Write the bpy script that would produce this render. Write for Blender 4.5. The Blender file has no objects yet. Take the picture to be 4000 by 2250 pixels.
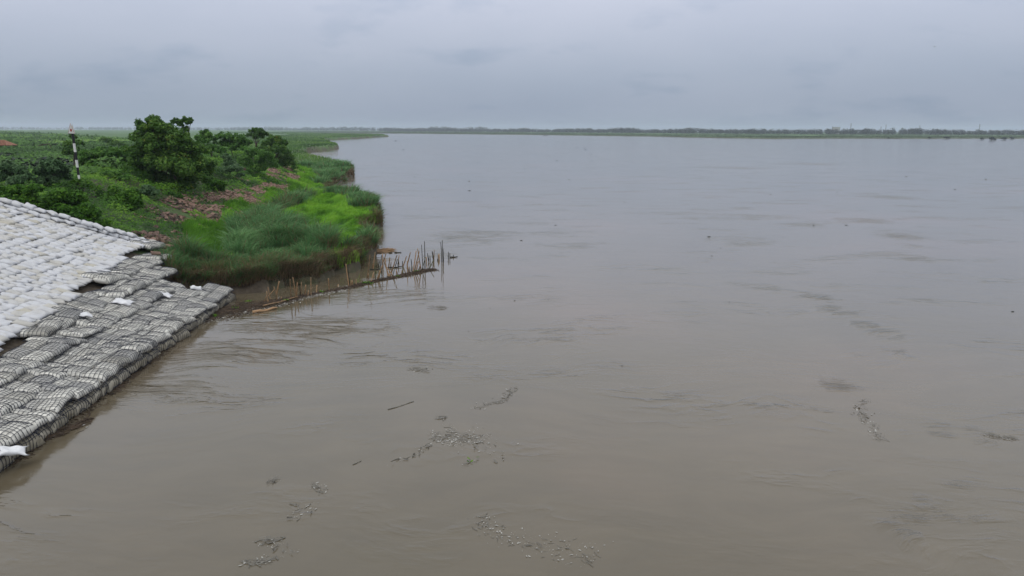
import bpy, math, random
import numpy as np
from mathutils import Matrix, Vector, Euler

rng = np.random.default_rng(7)
random.seed(7)
S = bpy.context.scene
COL = S.collection

# ------------------------------------------------------------------ camera
CAM_H = 10.0
FPX = 2965.0                      # focal length in photo pixels (4000 wide)
PITCH = math.radians(11.75)
ROLL = math.radians(0.2)
cam = bpy.data.cameras.new('camera')
cam.sensor_width = 36.0
cam.lens = FPX / 4000.0 * 36.0
cam.clip_start = 0.1
cam.clip_end = 40000.0
cam_ob = bpy.data.objects.new('camera', cam)
COL.objects.link(cam_ob)
cam_ob.location = (0, 0, CAM_H)
cam_ob.rotation_euler = (Euler((math.pi / 2 - PITCH, 0, 0)).to_matrix() @ Euler((0, 0, ROLL)).to_matrix()).to_euler()
S.camera = cam_ob
CR = np.array(cam_ob.rotation_euler.to_matrix())

# ------------------------------------------------------------------ world
W = bpy.data.worlds.new('World'); S.world = W; W.use_nodes = True
wn, wl = W.node_tree.nodes, W.node_tree.links
wn.clear()
SUN_EL, SUN_AZ = math.radians(58), math.radians(215)
sky = wn.new('ShaderNodeTexSky'); sky.sky_type = 'NISHITA'; sky.sun_disc = False
sky.sun_elevation = SUN_EL; sky.sun_rotation = SUN_AZ; sky.dust_density = 4.0
tc = wn.new('ShaderNodeTexCoord')
sep = wn.new('ShaderNodeSeparateXYZ'); wl.new(tc.outputs['Generated'], sep.inputs[0])
def wmath(op, a, b=None):
    n = wn.new('ShaderNodeMath'); n.operation = op
    for i, v in enumerate((a, b)):
        if v is None: continue
        if isinstance(v, (int, float)): n.inputs[i].default_value = v
        else: wl.new(v, n.inputs[i])
    return n.outputs[0]
zc = wmath('MAXIMUM', sep.outputs[2], 0.0)
den = wmath('ADD', zc, 0.30)
cmb = wn.new('ShaderNodeCombineXYZ')
wl.new(wmath('DIVIDE', sep.outputs[0], den), cmb.inputs[0])
wl.new(wmath('DIVIDE', sep.outputs[1], den), cmb.inputs[1])
def wnoise(scale, detail, rough, off):
    mp = wn.new('ShaderNodeMapping'); mp.inputs['Location'].default_value = off
    mp.inputs['Scale'].default_value = (scale, scale * 1.15, 1)
    wl.new(cmb.outputs[0], mp.inputs[0])
    n = wn.new('ShaderNodeTexNoise'); n.inputs['Scale'].default_value = 1.0
    n.inputs['Detail'].default_value = detail; n.inputs['Roughness'].default_value = rough
    wl.new(mp.outputs[0], n.inputs['Vector'])
    return n.outputs['Fac']
grad = wn.new('ShaderNodeValToRGB')
ge = grad.color_ramp
ge.elements[0].position = 0.0; ge.elements[0].color = (0.285, 0.335, 0.415, 1)
ge.elements[1].position = 1.0; ge.elements[1].color = (1.0, 1.0, 1.0, 1)
e = ge.elements.new(0.07); e.color = (0.385, 0.435, 0.530, 1)
e = ge.elements.new(0.17); e.color = (0.570, 0.605, 0.720, 1)
e = ge.elements.new(0.36); e.color = (0.84, 0.86, 0.91, 1)
wl.new(zc, grad.inputs[0])
def wramp(fac, p0, c0, p1, c1):
    r = wn.new('ShaderNodeValToRGB'); el = r.color_ramp.elements
    el[0].position = p0; el[0].color = (*c0, 1); el[1].position = p1; el[1].color = (*c1, 1)
    wl.new(fac, r.inputs[0]); return r.outputs[0]
def wmul(a, b, f=1.0):
    m = wn.new('ShaderNodeMix'); m.data_type = 'RGBA'; m.blend_type = 'MULTIPLY'
    m.inputs[0].default_value = f
    wl.new(a, m.inputs[6]); wl.new(b, m.inputs[7]); return m.outputs[2]
soft = wramp(wnoise(1.1, 5, 0.5, (3.1, 1.7, 0)), 0.32, (0.925, 0.955, 0.98), 0.68, (1.06, 1.06, 1.06))
patch = wramp(wnoise(2.6, 6, 0.55, (7.7, 4.2, 0)), 0.31, (0.84, 0.88, 0.915), 0.45, (1.0, 1.0, 1.0))
over = wmul(wmul(grad.outputs[0], soft), patch)
sc10 = wn.new('ShaderNodeMix'); sc10.data_type = 'RGBA'; sc10.blend_type = 'MULTIPLY'; sc10.inputs[0].default_value = 1
wl.new(over, sc10.inputs[6]); sc10.inputs[7].default_value = (10, 10, 10, 1)
mixs = wn.new('ShaderNodeMix'); mixs.data_type = 'RGBA'; mixs.inputs[0].default_value = 0.93
wl.new(sky.outputs[0], mixs.inputs[6]); wl.new(sc10.outputs[2], mixs.inputs[7])
bg = wn.new('ShaderNodeBackground'); bg.inputs[1].default_value = 0.1
wl.new(mixs.outputs[2], bg.inputs[0])
wo = wn.new('ShaderNodeOutputWorld'); wl.new(bg.outputs[0], wo.inputs[0])

# ------------------------------------------------------------------ sun (veiled by overcast)
sl = bpy.data.lights.new('sun', 'SUN'); sl.energy = 1.0; sl.angle = math.radians(40); sl.color = (1, 0.97, 0.93)
so = bpy.data.objects.new('sun', sl); COL.objects.link(so)
sd = Vector((math.sin(SUN_AZ) * math.cos(SUN_EL), math.cos(SUN_AZ) * math.cos(SUN_EL), math.sin(SUN_EL)))
so.rotation_euler = sd.to_track_quat('Z', 'Y').to_euler(); so.location = (0, -20, 60)

# ------------------------------------------------------------------ render / exposure
S.view_settings.view_transform = 'Standard'; S.view_settings.look = 'None'
S.view_settings.exposure = 0.1; S.view_settings.gamma = 1.0
S.render.engine = 'CYCLES'
S.cycles.use_denoising = True
try: S.cycles.denoiser = 'OPENIMAGEDENOISE'
except Exception: pass
S.cycles.max_bounces = 6; S.cycles.diffuse_bounces = 3; S.cycles.glossy_bounces = 3
S.cycles.transmission_bounces = 3; S.cycles.transparent_max_bounces = 6; S.cycles.volume_bounces = 1
S.cycles.caustics_reflective = False; S.cycles.caustics_refractive = False

# ================================================================== helpers
def tag(o, label=None, cat=None, group=None, kind=None):
    if label: o['label'] = label
    if cat: o['category'] = cat
    if group: o['group'] = group
    if kind: o['kind'] = kind
    return o
def mkmesh(name, V, F, mats, tint=None, fmat=None, smooth=False):
    V = np.asarray(V, dtype=np.float32); F = np.asarray(F, dtype=np.int32)
    me = bpy.data.meshes.new(name)
    k = F.shape[1]
    me.vertices.add(len(V)); me.vertices.foreach_set('co', V.ravel())
    me.loops.add(F.size); me.loops.foreach_set('vertex_index', F.ravel())
    me.polygons.add(len(F)); me.polygons.foreach_set('loop_start', np.arange(0, F.size, k, dtype=np.int32))
    for m in (mats if isinstance(mats, (list, tuple)) else [mats]): me.materials.append(m)
    if fmat is not None: me.polygons.foreach_set('material_index', np.asarray(fmat, dtype=np.int32))
    me.polygons.foreach_set('use_smooth', np.full(len(F), bool(smooth)))
    if tint is not None:
        at = me.attributes.new('tint', 'FLOAT', 'POINT'); at.data.foreach_set('value', np.asarray(tint, dtype=np.float32))
    me.update(calc_edges=True); me.validate()
    return me
def ob(name, me, parent=None, loc=None, rot=None, scale=None):
    o = bpy.data.objects.new(name, me); COL.objects.link(o)
    if parent is not None: o.parent = parent
    if loc is not None: o.location = loc
    if rot is not None: o.rotation_euler = rot
    if scale is not None: o.scale = scale
    return o
def empty(name, loc=(0, 0, 0)):
    o = bpy.data.objects.new(name, None); COL.objects.link(o); o.location = loc
    o.empty_display_size = 0.2
    return o
class Geo:
    def __init__(s): s.V = []; s.F = []; s.T = []; s.M = []; s.n = 0
    def add(s, V, F, tint=0.5, mat=0):
        V = np.asarray(V, float).reshape(-1, 3); F = np.asarray(F, int)
        s.V.append(V); s.F.append(F + s.n); s.n += len(V)
        s.T.append(np.full(len(V), tint, float) if np.isscalar(tint) else np.asarray(tint, float))
        s.M.append(np.full(len(F), mat, int))
    def mesh(s, name, mats, smooth=False):
        return mkmesh(name, np.concatenate(s.V), np.concatenate(s.F), mats, np.concatenate(s.T), np.concatenate(s.M), smooth)
def q2t(Q):
    Q = np.asarray(Q, int); return np.concatenate([Q[:, [0, 1, 2]], Q[:, [0, 2, 3]]])
BOXF = q2t([[0, 3, 2, 1], [4, 5, 6, 7], [0, 1, 5, 4], [1, 2, 6, 5], [2, 3, 7, 6], [3, 0, 4, 7]])
def box(cx, cy, cz, sx, sy, sz):
    a = np.array([[-1, -1, -1], [1, -1, -1], [1, 1, -1], [-1, 1, -1], [-1, -1, 1], [1, -1, 1], [1, 1, 1], [-1, 1, 1]], float) * 0.5
    return a * (sx, sy, sz) + (cx, cy, cz)
def tube(pts, rad, k=6, cap=True):
    pts = np.asarray(pts, float); n = len(pts); rad = np.broadcast_to(np.asarray(rad, float), (n,))
    d = np.gradient(pts, axis=0); d /= (np.linalg.norm(d, axis=1, keepdims=True) + 1e-9)
    ref = np.array([0, 0, 1.0]) if abs(d[:, 2]).mean() < 0.8 else np.array([1.0, 0, 0])
    a = np.cross(d, ref); a /= (np.linalg.norm(a, axis=1, keepdims=True) + 1e-9); b = np.cross(d, a)
    th = np.arange(k) * 2 * math.pi / k
    V = pts[:, None] + rad[:, None, None] * (np.cos(th)[None, :, None] * a[:, None] + np.sin(th)[None, :, None] * b[:, None])
    V = V.reshape(-1, 3)
    i = np.arange(n - 1)[:, None] * k; j = np.arange(k)[None]; j2 = (j + 1) % k
    Q = np.stack([i + j, i + j2, i + k + j2, i + k + j], -1).reshape(-1, 4)
    F = q2t(Q)
    if cap:
        V = np.concatenate([V, pts[:1], pts[-1:]]); c0, c1 = n * k, n * k + 1
        jj = np.arange(k)
        F = np.concatenate([F, np.stack([np.full(k, c0), (jj + 1) % k, jj], -1), np.stack([np.full(k, c1), (n - 1) * k + jj, (n - 1) * k + (jj + 1) % k], -1)])
    return V, F
_h = np.random.default_rng(99).random((256, 256))
def vnoise(x, y):
    x = np.asarray(x, float); y = np.asarray(y, float)
    xi = np.floor(x).astype(int); yi = np.floor(y).astype(int); fx = x - xi; fy = y - yi
    fx = fx * fx * (3 - 2 * fx); fy = fy * fy * (3 - 2 * fy)
    g = lambda a, b: _h[a % 256, b % 256]
    return (g(xi, yi) * (1 - fx) + g(xi + 1, yi) * fx) * (1 - fy) + (g(xi, yi + 1) * (1 - fx) + g(xi + 1, yi + 1) * fx) * fy
def fbm(x, y, o=4):
    s = 0; a = 0.5
    for i in range(o):
        s = s + a * vnoise(x * 2 ** i + 17 * i, y * 2 ** i + 31 * i); a *= 0.5
    return s
def ray(px, py):
    d = CR @ np.array([px - 2000.0, -(py - 1125.0), -FPX])
    return d / d[1]                                   # per unit of Y
def P(px, py, z=0.0):                                 # photo pixel -> point at height z
    d = ray(px, py); t = (z - CAM_H) / d[2]
    return np.array([d[0] * t, t, z])
def PY(px, py, Y):                                    # photo pixel -> point at distance Y
    d = ray(px, py); return np.array([d[0] * Y, Y, CAM_H + d[2] * Y])

# ================================================================== materials
def newmat(name):
    m = bpy.data.materials.new(name); m.use_nodes = True
    nt = m.node_tree; nt.nodes.clear(); return m, nt.nodes, nt.links
def link(l, a, b): l.new(a, b)
def ramp(n, l, fac, stops):
    r = n.new('ShaderNodeValToRGB'); el = r.color_ramp.elements
    el[0].position, el[0].color = stops[0][0], (*stops[0][1], 1)
    el[1].position, el[1].color = stops[-1][0], (*stops[-1][1], 1)
    for p, c in stops[1:-1]:
        e = el.new(p); e.color = (*c, 1)
    l.new(fac, r.inputs[0]); return r.outputs[0]
def noise(n, l, scale, detail=4, rough=0.55, vec=None, sc3=None):
    t = n.new('ShaderNodeTexNoise'); t.inputs['Scale'].default_value = scale
    t.inputs['Detail'].default_value = detail; t.inputs['Roughness'].default_value = rough
    if vec is None:
        c = n.new('ShaderNodeTexCoord'); vec = c.outputs['Object']
    if sc3:
        mp = n.new('ShaderNodeMapping'); mp.inputs['Scale'].default_value = sc3; l.new(vec, mp.inputs[0]); vec = mp.outputs[0]
    l.new(vec, t.inputs['Vector']); return t.outputs['Fac']
def fmath(n, l, op, a, b=0.0):
    m = n.new('ShaderNodeMath'); m.operation = op
    for i, v in enumerate((a, b)):
        if isinstance(v, (int, float)): m.inputs[i].default_value = v
        else: l.new(v, m.inputs[i])
    return m.outputs[0]
def mixc(n, l, f, a, b, mode='MIX'):
    m = n.new('ShaderNodeMix'); m.data_type = 'RGBA'; m.blend_type = mode
    if isinstance(f, (int, float)): m.inputs[0].default_value = f
    else: l.new(f, m.inputs[0])
    for i, v in ((6, a), (7, b)):
        if isinstance(v, tuple): m.inputs[i].default_value = (*v, 1)
        else: l.new(v, m.inputs[i])
    return m.outputs[2]
def principled(n, l, col, rough=0.7, spec=0.3, bump=None, bstr=0.3, bdist=0.02):
    p = n.new('ShaderNodeBsdfPrincipled')
    if isinstance(col, tuple): p.inputs['Base Color'].default_value = (*col, 1)
    else: l.new(col, p.inputs['Base Color'])
    p.inputs['Roughness'].default_value = rough
    p.inputs['Specular IOR Level'].default_value = spec
    if bump is not None:
        b = n.new('ShaderNodeBump'); b.inputs['Strength'].default_value = bstr; b.inputs['Distance'].default_value = bdist
        l.new(bump, b.inputs['Height']); l.new(b.outputs[0], p.inputs['Normal'])
    return p
def out(n, l, sh):
    o = n.new('ShaderNodeOutputMaterial'); l.new(sh, o.inputs['Surface'])
def leafmat(name, stops, trans=0.3, rough=0.6, spec=0.16):
    m, n, l = newmat(name)
    a = n.new('ShaderNodeAttribute'); a.attribute_name = 'tint'
    oi = n.new('ShaderNodeObjectInfo')
    f = fmath(n, l, 'ADD', a.outputs['Fac'], fmath(n, l, 'MULTIPLY', fmath(n, l, 'SUBTRACT', oi.outputs['Random'], 0.5), 0.18))
    c = ramp(n, l, f, stops)
    p = principled(n, l, c, rough, spec)
    t = n.new('ShaderNodeBsdfTranslucent'); l.new(c, t.inputs[0])
    mx = n.new('ShaderNodeMixShader'); mx.inputs[0].default_value = trans
    l.new(p.outputs[0], mx.inputs[1]); l.new(t.outputs[0], mx.inputs[2]); out(n, l, mx.outputs[0]); return m
def simple(name, c0, c1, scale=6.0, rough=0.8, spec=0.3, bstr=0.3, bdist=0.02, rnd=0.0):
    m, n, l = newmat(name)
    f = noise(n, l, scale, 5, 0.6)
    if rnd:
        oi = n.new('ShaderNodeObjectInfo')
        f = fmath(n, l, 'ADD', f, fmath(n, l, 'MULTIPLY', fmath(n, l, 'SUBTRACT', oi.outputs['Random'], 0.5), rnd))
    c = ramp(n, l, f, [(0.3, c0), (0.7, c1)])
    p = principled(n, l, c, rough, spec, noise(n, l, scale * 3, 4), bstr, bdist); out(n, l, p.outputs[0]); return m

M = {}
M['tree_leaf'] = leafmat('tree_leaf', [(0.0, (0.024, 0.065, 0.012)), (0.5, (0.062, 0.148, 0.024)), (0.9, (0.14, 0.25, 0.038)), (1.0, (0.21, 0.22, 0.045))])
M['shrub_leaf'] = leafmat('shrub_leaf', [(0.0, (0.025, 0.065, 0.014)), (0.5, (0.072, 0.180, 0.03)), (1.0, (0.165, 0.31, 0.06))])
M['pale_leaf'] = leafmat('pale_leaf', [(0.0, (0.035, 0.075, 0.03)), (0.5, (0.075, 0.15, 0.06)), (1.0, (0.17, 0.26, 0.13))])
M['creeper_leaf'] = leafmat('creeper_leaf', [(0.0, (0.020, 0.062, 0.007)), (0.5, (0.058, 0.160, 0.012)), (1.0, (0.15, 0.29, 0.025))])
M['reed'] = leafmat('reed', [(0.0, (0.21, 0.15, 0.085)), (0.16, (0.14, 0.15, 0.06)), (0.30, (0.075, 0.165, 0.055)), (0.6, (0.115, 0.255, 0.095)), (1.0, (0.25, 0.42, 0.17))], 0.4)
M['lime'] = leafmat('lime', [(0.0, (0.08, 0.20, 0.025)), (0.5, (0.165, 0.39, 0.035)), (1.0, (0.28, 0.53, 0.06))], 0.35)
M['dry'] = leafmat('dry', [(0.0, (0.07, 0.048, 0.03)), (0.5, (0.18, 0.13, 0.078)), (1.0, (0.32, 0.245, 0.15))], 0.15)
M['plain_grass'] = leafmat('plain_grass', [(0.0, (0.035, 0.080, 0.020)), (0.5, (0.082, 0.180, 0.036)), (1.0, (0.17, 0.29, 0.06))], 0.25)
M['far_leaf'] = leafmat('far_leaf', [(0.0, (0.010, 0.020, 0.012)), (1.0, (0.032, 0.055, 0.026))], 0.1)
M['far_scrub'] = leafmat('far_scrub', [(0.0, (0.022, 0.046, 0.020)), (0.5, (0.042, 0.080, 0.030)), (1.0, (0.08, 0.125, 0.045))], 0.2)
M['bark'] = simple('bark', (0.05, 0.038, 0.028), (0.12, 0.095, 0.07), 8)
def bagmat(name, c0, c1, dirt, dirtc):
    m, n, l = newmat(name)
    oi = n.new('ShaderNodeObjectInfo')
    at = n.new('ShaderNodeAttribute'); at.attribute_name = 'tint'
    tcn = n.new('ShaderNodeTexCoord')
    add = n.new('ShaderNodeVectorMath'); add.operation = 'ADD'
    l.new(tcn.outputs['Object'], add.inputs[0])
    sc = n.new('ShaderNodeVectorMath'); sc.operation = 'SCALE'; l.new(oi.outputs['Location'], sc.inputs[0]); sc.inputs['Scale'].default_value = 1.37
    l.new(sc.outputs[0], add.inputs[1])
    v = add.outputs[0]
    rv = fmath(n, l, 'FRACT', fmath(n, l, 'ADD', oi.outputs['Random'], at.outputs['Fac']))
    c = ramp(n, l, rv, [(0.0, c0), (0.35, c1), (0.9, tuple(x * 1.05 for x in c1)), (1.0, (c0[0] * 0.96, c0[1] * 0.93, c0[2] * 0.84))])
    d = ramp(n, l, noise(n, l, 3.2, 6, 0.68, v), [(0.50, (0, 0, 0)), (0.78, (dirt, dirt, dirt))])
    c = mixc(n, l, d, c, dirtc)
    b = fmath(n, l, 'ADD', noise(n, l, 7, 5, 0.6, v, (1, 2.6, 1)), fmath(n, l, 'MULTIPLY', noise(n, l, 26, 3, 0.5, v), 0.3))
    p = principled(n, l, c, 0.62, 0.35, b, 0.55, 0.035); out(n, l, p.outputs[0]); return m
M['bag'] = bagmat('bag', (0.43, 0.42, 0.39), (0.50, 0.51, 0.535), 0.6, (0.40, 0.37, 0.31))
M['netbag'] = bagmat('netbag', (0.33, 0.33, 0.32), (0.62, 0.61, 0.56), 0.75, (0.19, 0.175, 0.15))
M['mudbag'] = bagmat('mudbag', (0.30, 0.27, 0.20), (0.38, 0.35, 0.28), 0.8, (0.12, 0.10, 0.07))
M['sack'] = simple('sack', (0.60, 0.61, 0.63), (0.70, 0.71, 0.73), 5, 0.5, 0.4, 0.5, 0.03)
M['net'] = simple('net', (0.006, 0.007, 0.012), (0.016, 0.022, 0.045), 9, 0.6, 0.3)
M['rope'] = simple('rope', (0.02, 0.05, 0.16), (0.03, 0.08, 0.24), 9, 0.6, 0.3)
M['brick'] = simple('brick', (0.055, 0.042, 0.035), (0.225, 0.145, 0.112), 4.5, 0.9, 0.15, 0.6, 0.03, 0.6)
M['bamboo'] = simple('bamboo', (0.15, 0.10, 0.053), (0.34, 0.21, 0.112), 5, 0.65, 0.3, 0.3, 0.01, 0.5)
M['bamboo_dark'] = simple('bamboo_dark', (0.012, 0.013, 0.010), (0.05, 0.045, 0.03), 6, 0.7, 0.25)
M['bamboo_green'] = simple('bamboo_green', (0.03, 0.04, 0.015), (0.10, 0.11, 0.04), 6, 0.6, 0.3)
M['twig'] = simple('twig', (0.022, 0.015, 0.010), (0.085, 0.058, 0.038), 3, 0.85)
M['foam'] = simple('foam', (0.24, 0.235, 0.215), (0.46, 0.45, 0.42), 3, 0.8)
M['flotsam'] = simple('flotsam', (0.085, 0.08, 0.07), (0.21, 0.20, 0.175), 3, 0.8)
M['white'] = simple('white_paint', (0.60, 0.60, 0.58), (0.78, 0.78, 0.76), 4, 0.6)
M['black'] = simple('black_paint', (0.010, 0.010, 0.012), (0.022, 0.022, 0.026), 4, 0.55)
M['red'] = simple('red_paint', (0.32, 0.022, 0.02), (0.45, 0.04, 0.03), 4, 0.6)
M['tile'] = simple('roof_tile', (0.16, 0.075, 0.05), (0.33, 0.16, 0.10), 2, 0.9)
M['mudwall'] = simple('mud_wall', (0.11, 0.085, 0.06), (0.20, 0.16, 0.12), 2, 0.95)
M['steel'] = simple('steel', (0.10, 0.11, 0.12), (0.18, 0.19, 0.20), 1, 0.6)
M['concrete'] = simple('concrete', (0.32, 0.32, 0.31), (0.46, 0.46, 0.44), 0.5, 0.9)
M['glass'] = simple('dark_glass', (0.02, 0.025, 0.03), (0.04, 0.045, 0.05), 1, 0.2)
M['bird'] = simple('bird_plumage', (0.03, 0.028, 0.026), (0.08, 0.07, 0.065), 8)

# terrain: 'mud' and 'cover' attributes say which soil lies where
m, n, l = newmat('ground'); M['ground'] = m
a1 = n.new('ShaderNodeAttribute'); a1.attribute_name = 'mud'
a2 = n.new('ShaderNodeAttribute'); a2.attribute_name = 'tint'
gn = n.new('ShaderNodeNewGeometry')
n1 = noise(n, l, 0.35, 7, 0.62, gn.outputs['Position'])
n2 = noise(n, l, 0.02, 6, 0.65, gn.outputs['Position'], (1, 0.45, 1))
n3 = noise(n, l, 2.3, 5, 0.6, gn.outputs['Position'])
near = ramp(n, l, n1, [(0.3, (0.018, 0.030, 0.009)), (0.5, (0.035, 0.070, 0.016)), (0.75, (0.075, 0.125, 0.03))])
far = ramp(n, l, n2, [(0.32, (0.030, 0.065, 0.022)), (0.5, (0.060, 0.125, 0.034)), (0.68, (0.105, 0.185, 0.05))])
gcol = mixc(n, l, a2.outputs['Fac'], near, far)
mud = ramp(n, l, n3, [(0.3, (0.040, 0.031, 0.022)), (0.7, (0.105, 0.085, 0.062))])
gcol = mixc(n, l, a1.outputs['Fac'], gcol, mud)
p = principled(n, l, gcol, 0.85, 0.25, n3, 0.6, 0.12); out(n, l, p.outputs[0])

# river water: silt-laden, smooth boils and rippled patches
m, n, l = newmat('river_water'); M['water'] = m
gn = n.new('ShaderNodeNewGeometry'); pos = gn.outputs['Position']
ch = n.new('ShaderNodeAttribute'); ch.attribute_name = 'tint'
silt = ramp(n, l, noise(n, l, 0.035, 4, 0.5, pos), [(0.35, (0.098, 0.083, 0.054)), (0.52, (0.108, 0.089, 0.060)), (0.68, (0.140, 0.104, 0.076))])
warp = n.new('ShaderNodeTexNoise'); warp.inputs['Scale'].default_value = 0.09; warp.inputs['Detail'].default_value = 3
l.new(pos, warp.inputs['Vector'])
wsub = n.new('ShaderNodeVectorMath'); wsub.operation = 'SUBTRACT'; l.new(warp.outputs['Color'], wsub.inputs[0]); wsub.inputs[1].default_value = (0.5, 0.5, 0.5)
wsc = n.new('ShaderNodeVectorMath'); wsc.operation = 'SCALE'; l.new(wsub.outputs[0], wsc.inputs[0]); wsc.inputs['Scale'].default_value = 7.0
wad = n.new('ShaderNodeVectorMath'); wad.operation = 'ADD'; l.new(pos, wad.inputs[0]); l.new(wsc.outputs[0], wad.inputs[1])
wp = wad.outputs[0]
swell = noise(n, l, 0.30, 3, 0.45, wp)
rip = noise(n, l, 2.2, 3, 0.5, wp, (0.75, 1.35, 1))
pm = ramp(n, l, noise(n, l, 0.11, 5, 0.6, wp, (0.6, 1.5, 1)), [(0.50, (0.10, 0.10, 0.10)), (0.70, (1, 1, 1))])
chx = fmath(n, l, 'MULTIPLY', ch.outputs['Fac'], ramp(n, l, noise(n, l, 0.8, 5, 0.6, wp, (0.4, 2.0, 1)), [(0.42, (0.05, 0.05, 0.05)), (0.58, (1.2, 1.2, 1.2))]))
amp = fmath(n, l, 'ADD', fmath(n, l, 'MULTIPLY', pm, 0.30), fmath(n, l, 'MULTIPLY', chx, 2.6))
amp = fmath(n, l, 'ADD', amp, 0.07)
h = fmath(n, l, 'ADD', fmath(n, l, 'MULTIPLY', rip, amp), fmath(n, l, 'MULTIPLY', swell, 0.6))
rn = fmath(n, l, 'ABSOLUTE', fmath(n, l, 'SUBTRACT', noise(n, l, 0.55, 4, 0.5, wp, (0.8, 1.7, 1)), 0.5))
ridge = fmath(n, l, 'POWER', fmath(n, l, 'MAXIMUM', fmath(n, l, 'SUBTRACT', 1.0, fmath(n, l, 'MULTIPLY', rn, 7.0)), 0.0), 2.0)
pm2 = ramp(n, l, noise(n, l, 0.16, 4, 0.55, pos, (0.7, 1.3, 1)), [(0.52, (0, 0, 0)), (0.66, (1, 1, 1))])
ramp_amp = fmath(n, l, 'ADD', fmath(n, l, 'MULTIPLY', pm2, 0.7), fmath(n, l, 'MULTIPLY', chx, 3.4))
h = fmath(n, l, 'ADD', h, fmath(n, l, 'MULTIPLY', ridge, ramp_amp))
streak = noise(n, l, 0.6, 6, 0.65, wp, (0.5, 1.6, 1))
silt = mixc(n, l, 1.0, silt, ramp(n, l, streak, [(0.3, (0.90, 0.90, 0.90)), (0.7, (1.10, 1.09, 1.07))]), 'MULTIPLY')
calm = n.new('ShaderNodeAttribute'); calm.attribute_name = 'calm'
bmp = n.new('ShaderNodeBump'); bmp.inputs['Strength'].default_value = 0.8; bmp.inputs['Distance'].default_value = 0.05
h = fmath(n, l, 'MULTIPLY', h, fmath(n, l, 'SUBTRACT', 1.0, fmath(n, l, 'MULTIPLY', calm.outputs['Fac'], 0.55)))
l.new(h, bmp.inputs['Height'])
p = n.new('ShaderNodeBsdfPrincipled'); l.new(silt, p.inputs['Base Color'])
p.inputs['Roughness'].default_value = 0.3; p.inputs['IOR'].default_value = 1.5; p.inputs['Specular IOR Level'].default_value = 0.5
l.new(fmath(n, l, 'SUBTRACT', 0.10, fmath(n, l, 'MULTIPLY', calm.outputs['Fac'], 0.05)), p.inputs['Roughness'])
l.new(bmp.outputs[0], p.inputs['Normal']); out(n, l, p.outputs[0])

# ================================================================== terrain heights
TY = [0, 21.3, 33, 45, 52, 60, 70, 80, 92, 110, 143, 180, 230, 300, 400, 9000]
TX = [-18.9, -19.5, -20.2, -21.0, -22.0, -24.5, -27, -28.5, -29.5, -31.5, -38, -50, -76, -112, -170, -6500]
SLOPE = 0.375
shore_px = [(985, 1142), (1130, 1116), (1240, 1104), (1300, 1072), (1390, 1056), (1428, 1012), (1470, 988), (1452, 950), (1415, 906),
            (1490, 889), (1488, 850), (1462, 800), (1400, 778), (1330, 768), (1292, 750), (1330, 716), (1382, 691), (1378, 668), (1320, 643),
            (1230, 624), (1178, 606), (1200, 598), (1250, 590), (1318, 583), (1322, 574), (1285, 560), (1268, 548), (1400, 542), (1518, 534), (1490, 528), (1300, 524), (1130, 519)]
shore = np.array([[-24, 42.0], [-20.6, 44.6]] + [P(x, y)[:2].tolist() for x, y in shore_px] + [[-9000, 9000], [-9000, 42]])
def sdist(X, Y, poly):
    X = np.asarray(X, float); Y = np.asarray(Y, float)
    d = np.full(X.shape, 1e18); ins = np.zeros(X.shape, bool)
    for i in range(len(poly)):
        ax, ay = poly[i]; bx, by = poly[(i + 1) % len(poly)]
        ex, ey = bx - ax, by - ay
        t = np.clip(((X - ax) * ex + (Y - ay) * ey) / (ex * ex + ey * ey + 1e-12), 0, 1)
        d = np.minimum(d, (X - ax - t * ex) ** 2 + (Y - ay - t * ey) ** 2)
        c = ((ay > Y) != (by > Y)) & (X < ex * (Y - ay) / (ey + (1e-12 if ey >= 0 else -1e-12)) + ax)
        ins ^= c
    d = np.sqrt(d); return np.where(ins, d, -d)
def toe(Y): return np.interp(Y, TY, TX)
def bundz(X, Y):
    t = toe(Y); up = 1.5 + (t - X) * SLOPE
    crest = np.interp(Y, [0, 120, 260, 400], [5.7, 5.4, 3.9, 3.4])
    z = np.minimum(up, crest)
    back = X < t - 11.2 - 8
    return np.where(back, np.maximum(3.4, crest - (t - 19.2 - X) * 0.35), z)
def heights(X, Y, rough=True):
    X = np.asarray(X, float); Y = np.asarray(Y, float)
    b = bundz(X, Y)
    d = sdist(X, Y, shore) + (fbm(X * 0.35 + 5, Y * 0.35, 3) - 0.45) * np.clip(Y * 0.02, 0.5, 8)
    berm = np.interp(Y, [0, 200, 320, 2000], [0.95, 1.0, 2.1, 2.4])
    r = np.where(d > 0, np.minimum(0.42 + d * 1.3, berm), np.maximum(d * 0.6 - 0.05, -2.5))
    z = np.maximum(np.where((Y > 44) & (d < 1.0), np.minimum(b, r), b), r)
    if rough:
        sl = np.clip((Y - 45) / 6, 0, 1)
        z = z + np.where(z > 0.3, (fbm(X * 0.5, Y * 0.5, 3) - 0.45) * 0.35 * sl, 0)
    return np.maximum(z, -3.0)
def Pt(px, py):                                        # photo pixel -> point on the land
    d = ray(px, py); t = np.geomspace(12, 3000, 6000)
    hz = heights(d[0] * t, t); zz = CAM_H + d[2] * t
    i = np.argmax(hz >= zz)
    return np.array([d[0] * t[i], t[i], hz[i]])

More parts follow.
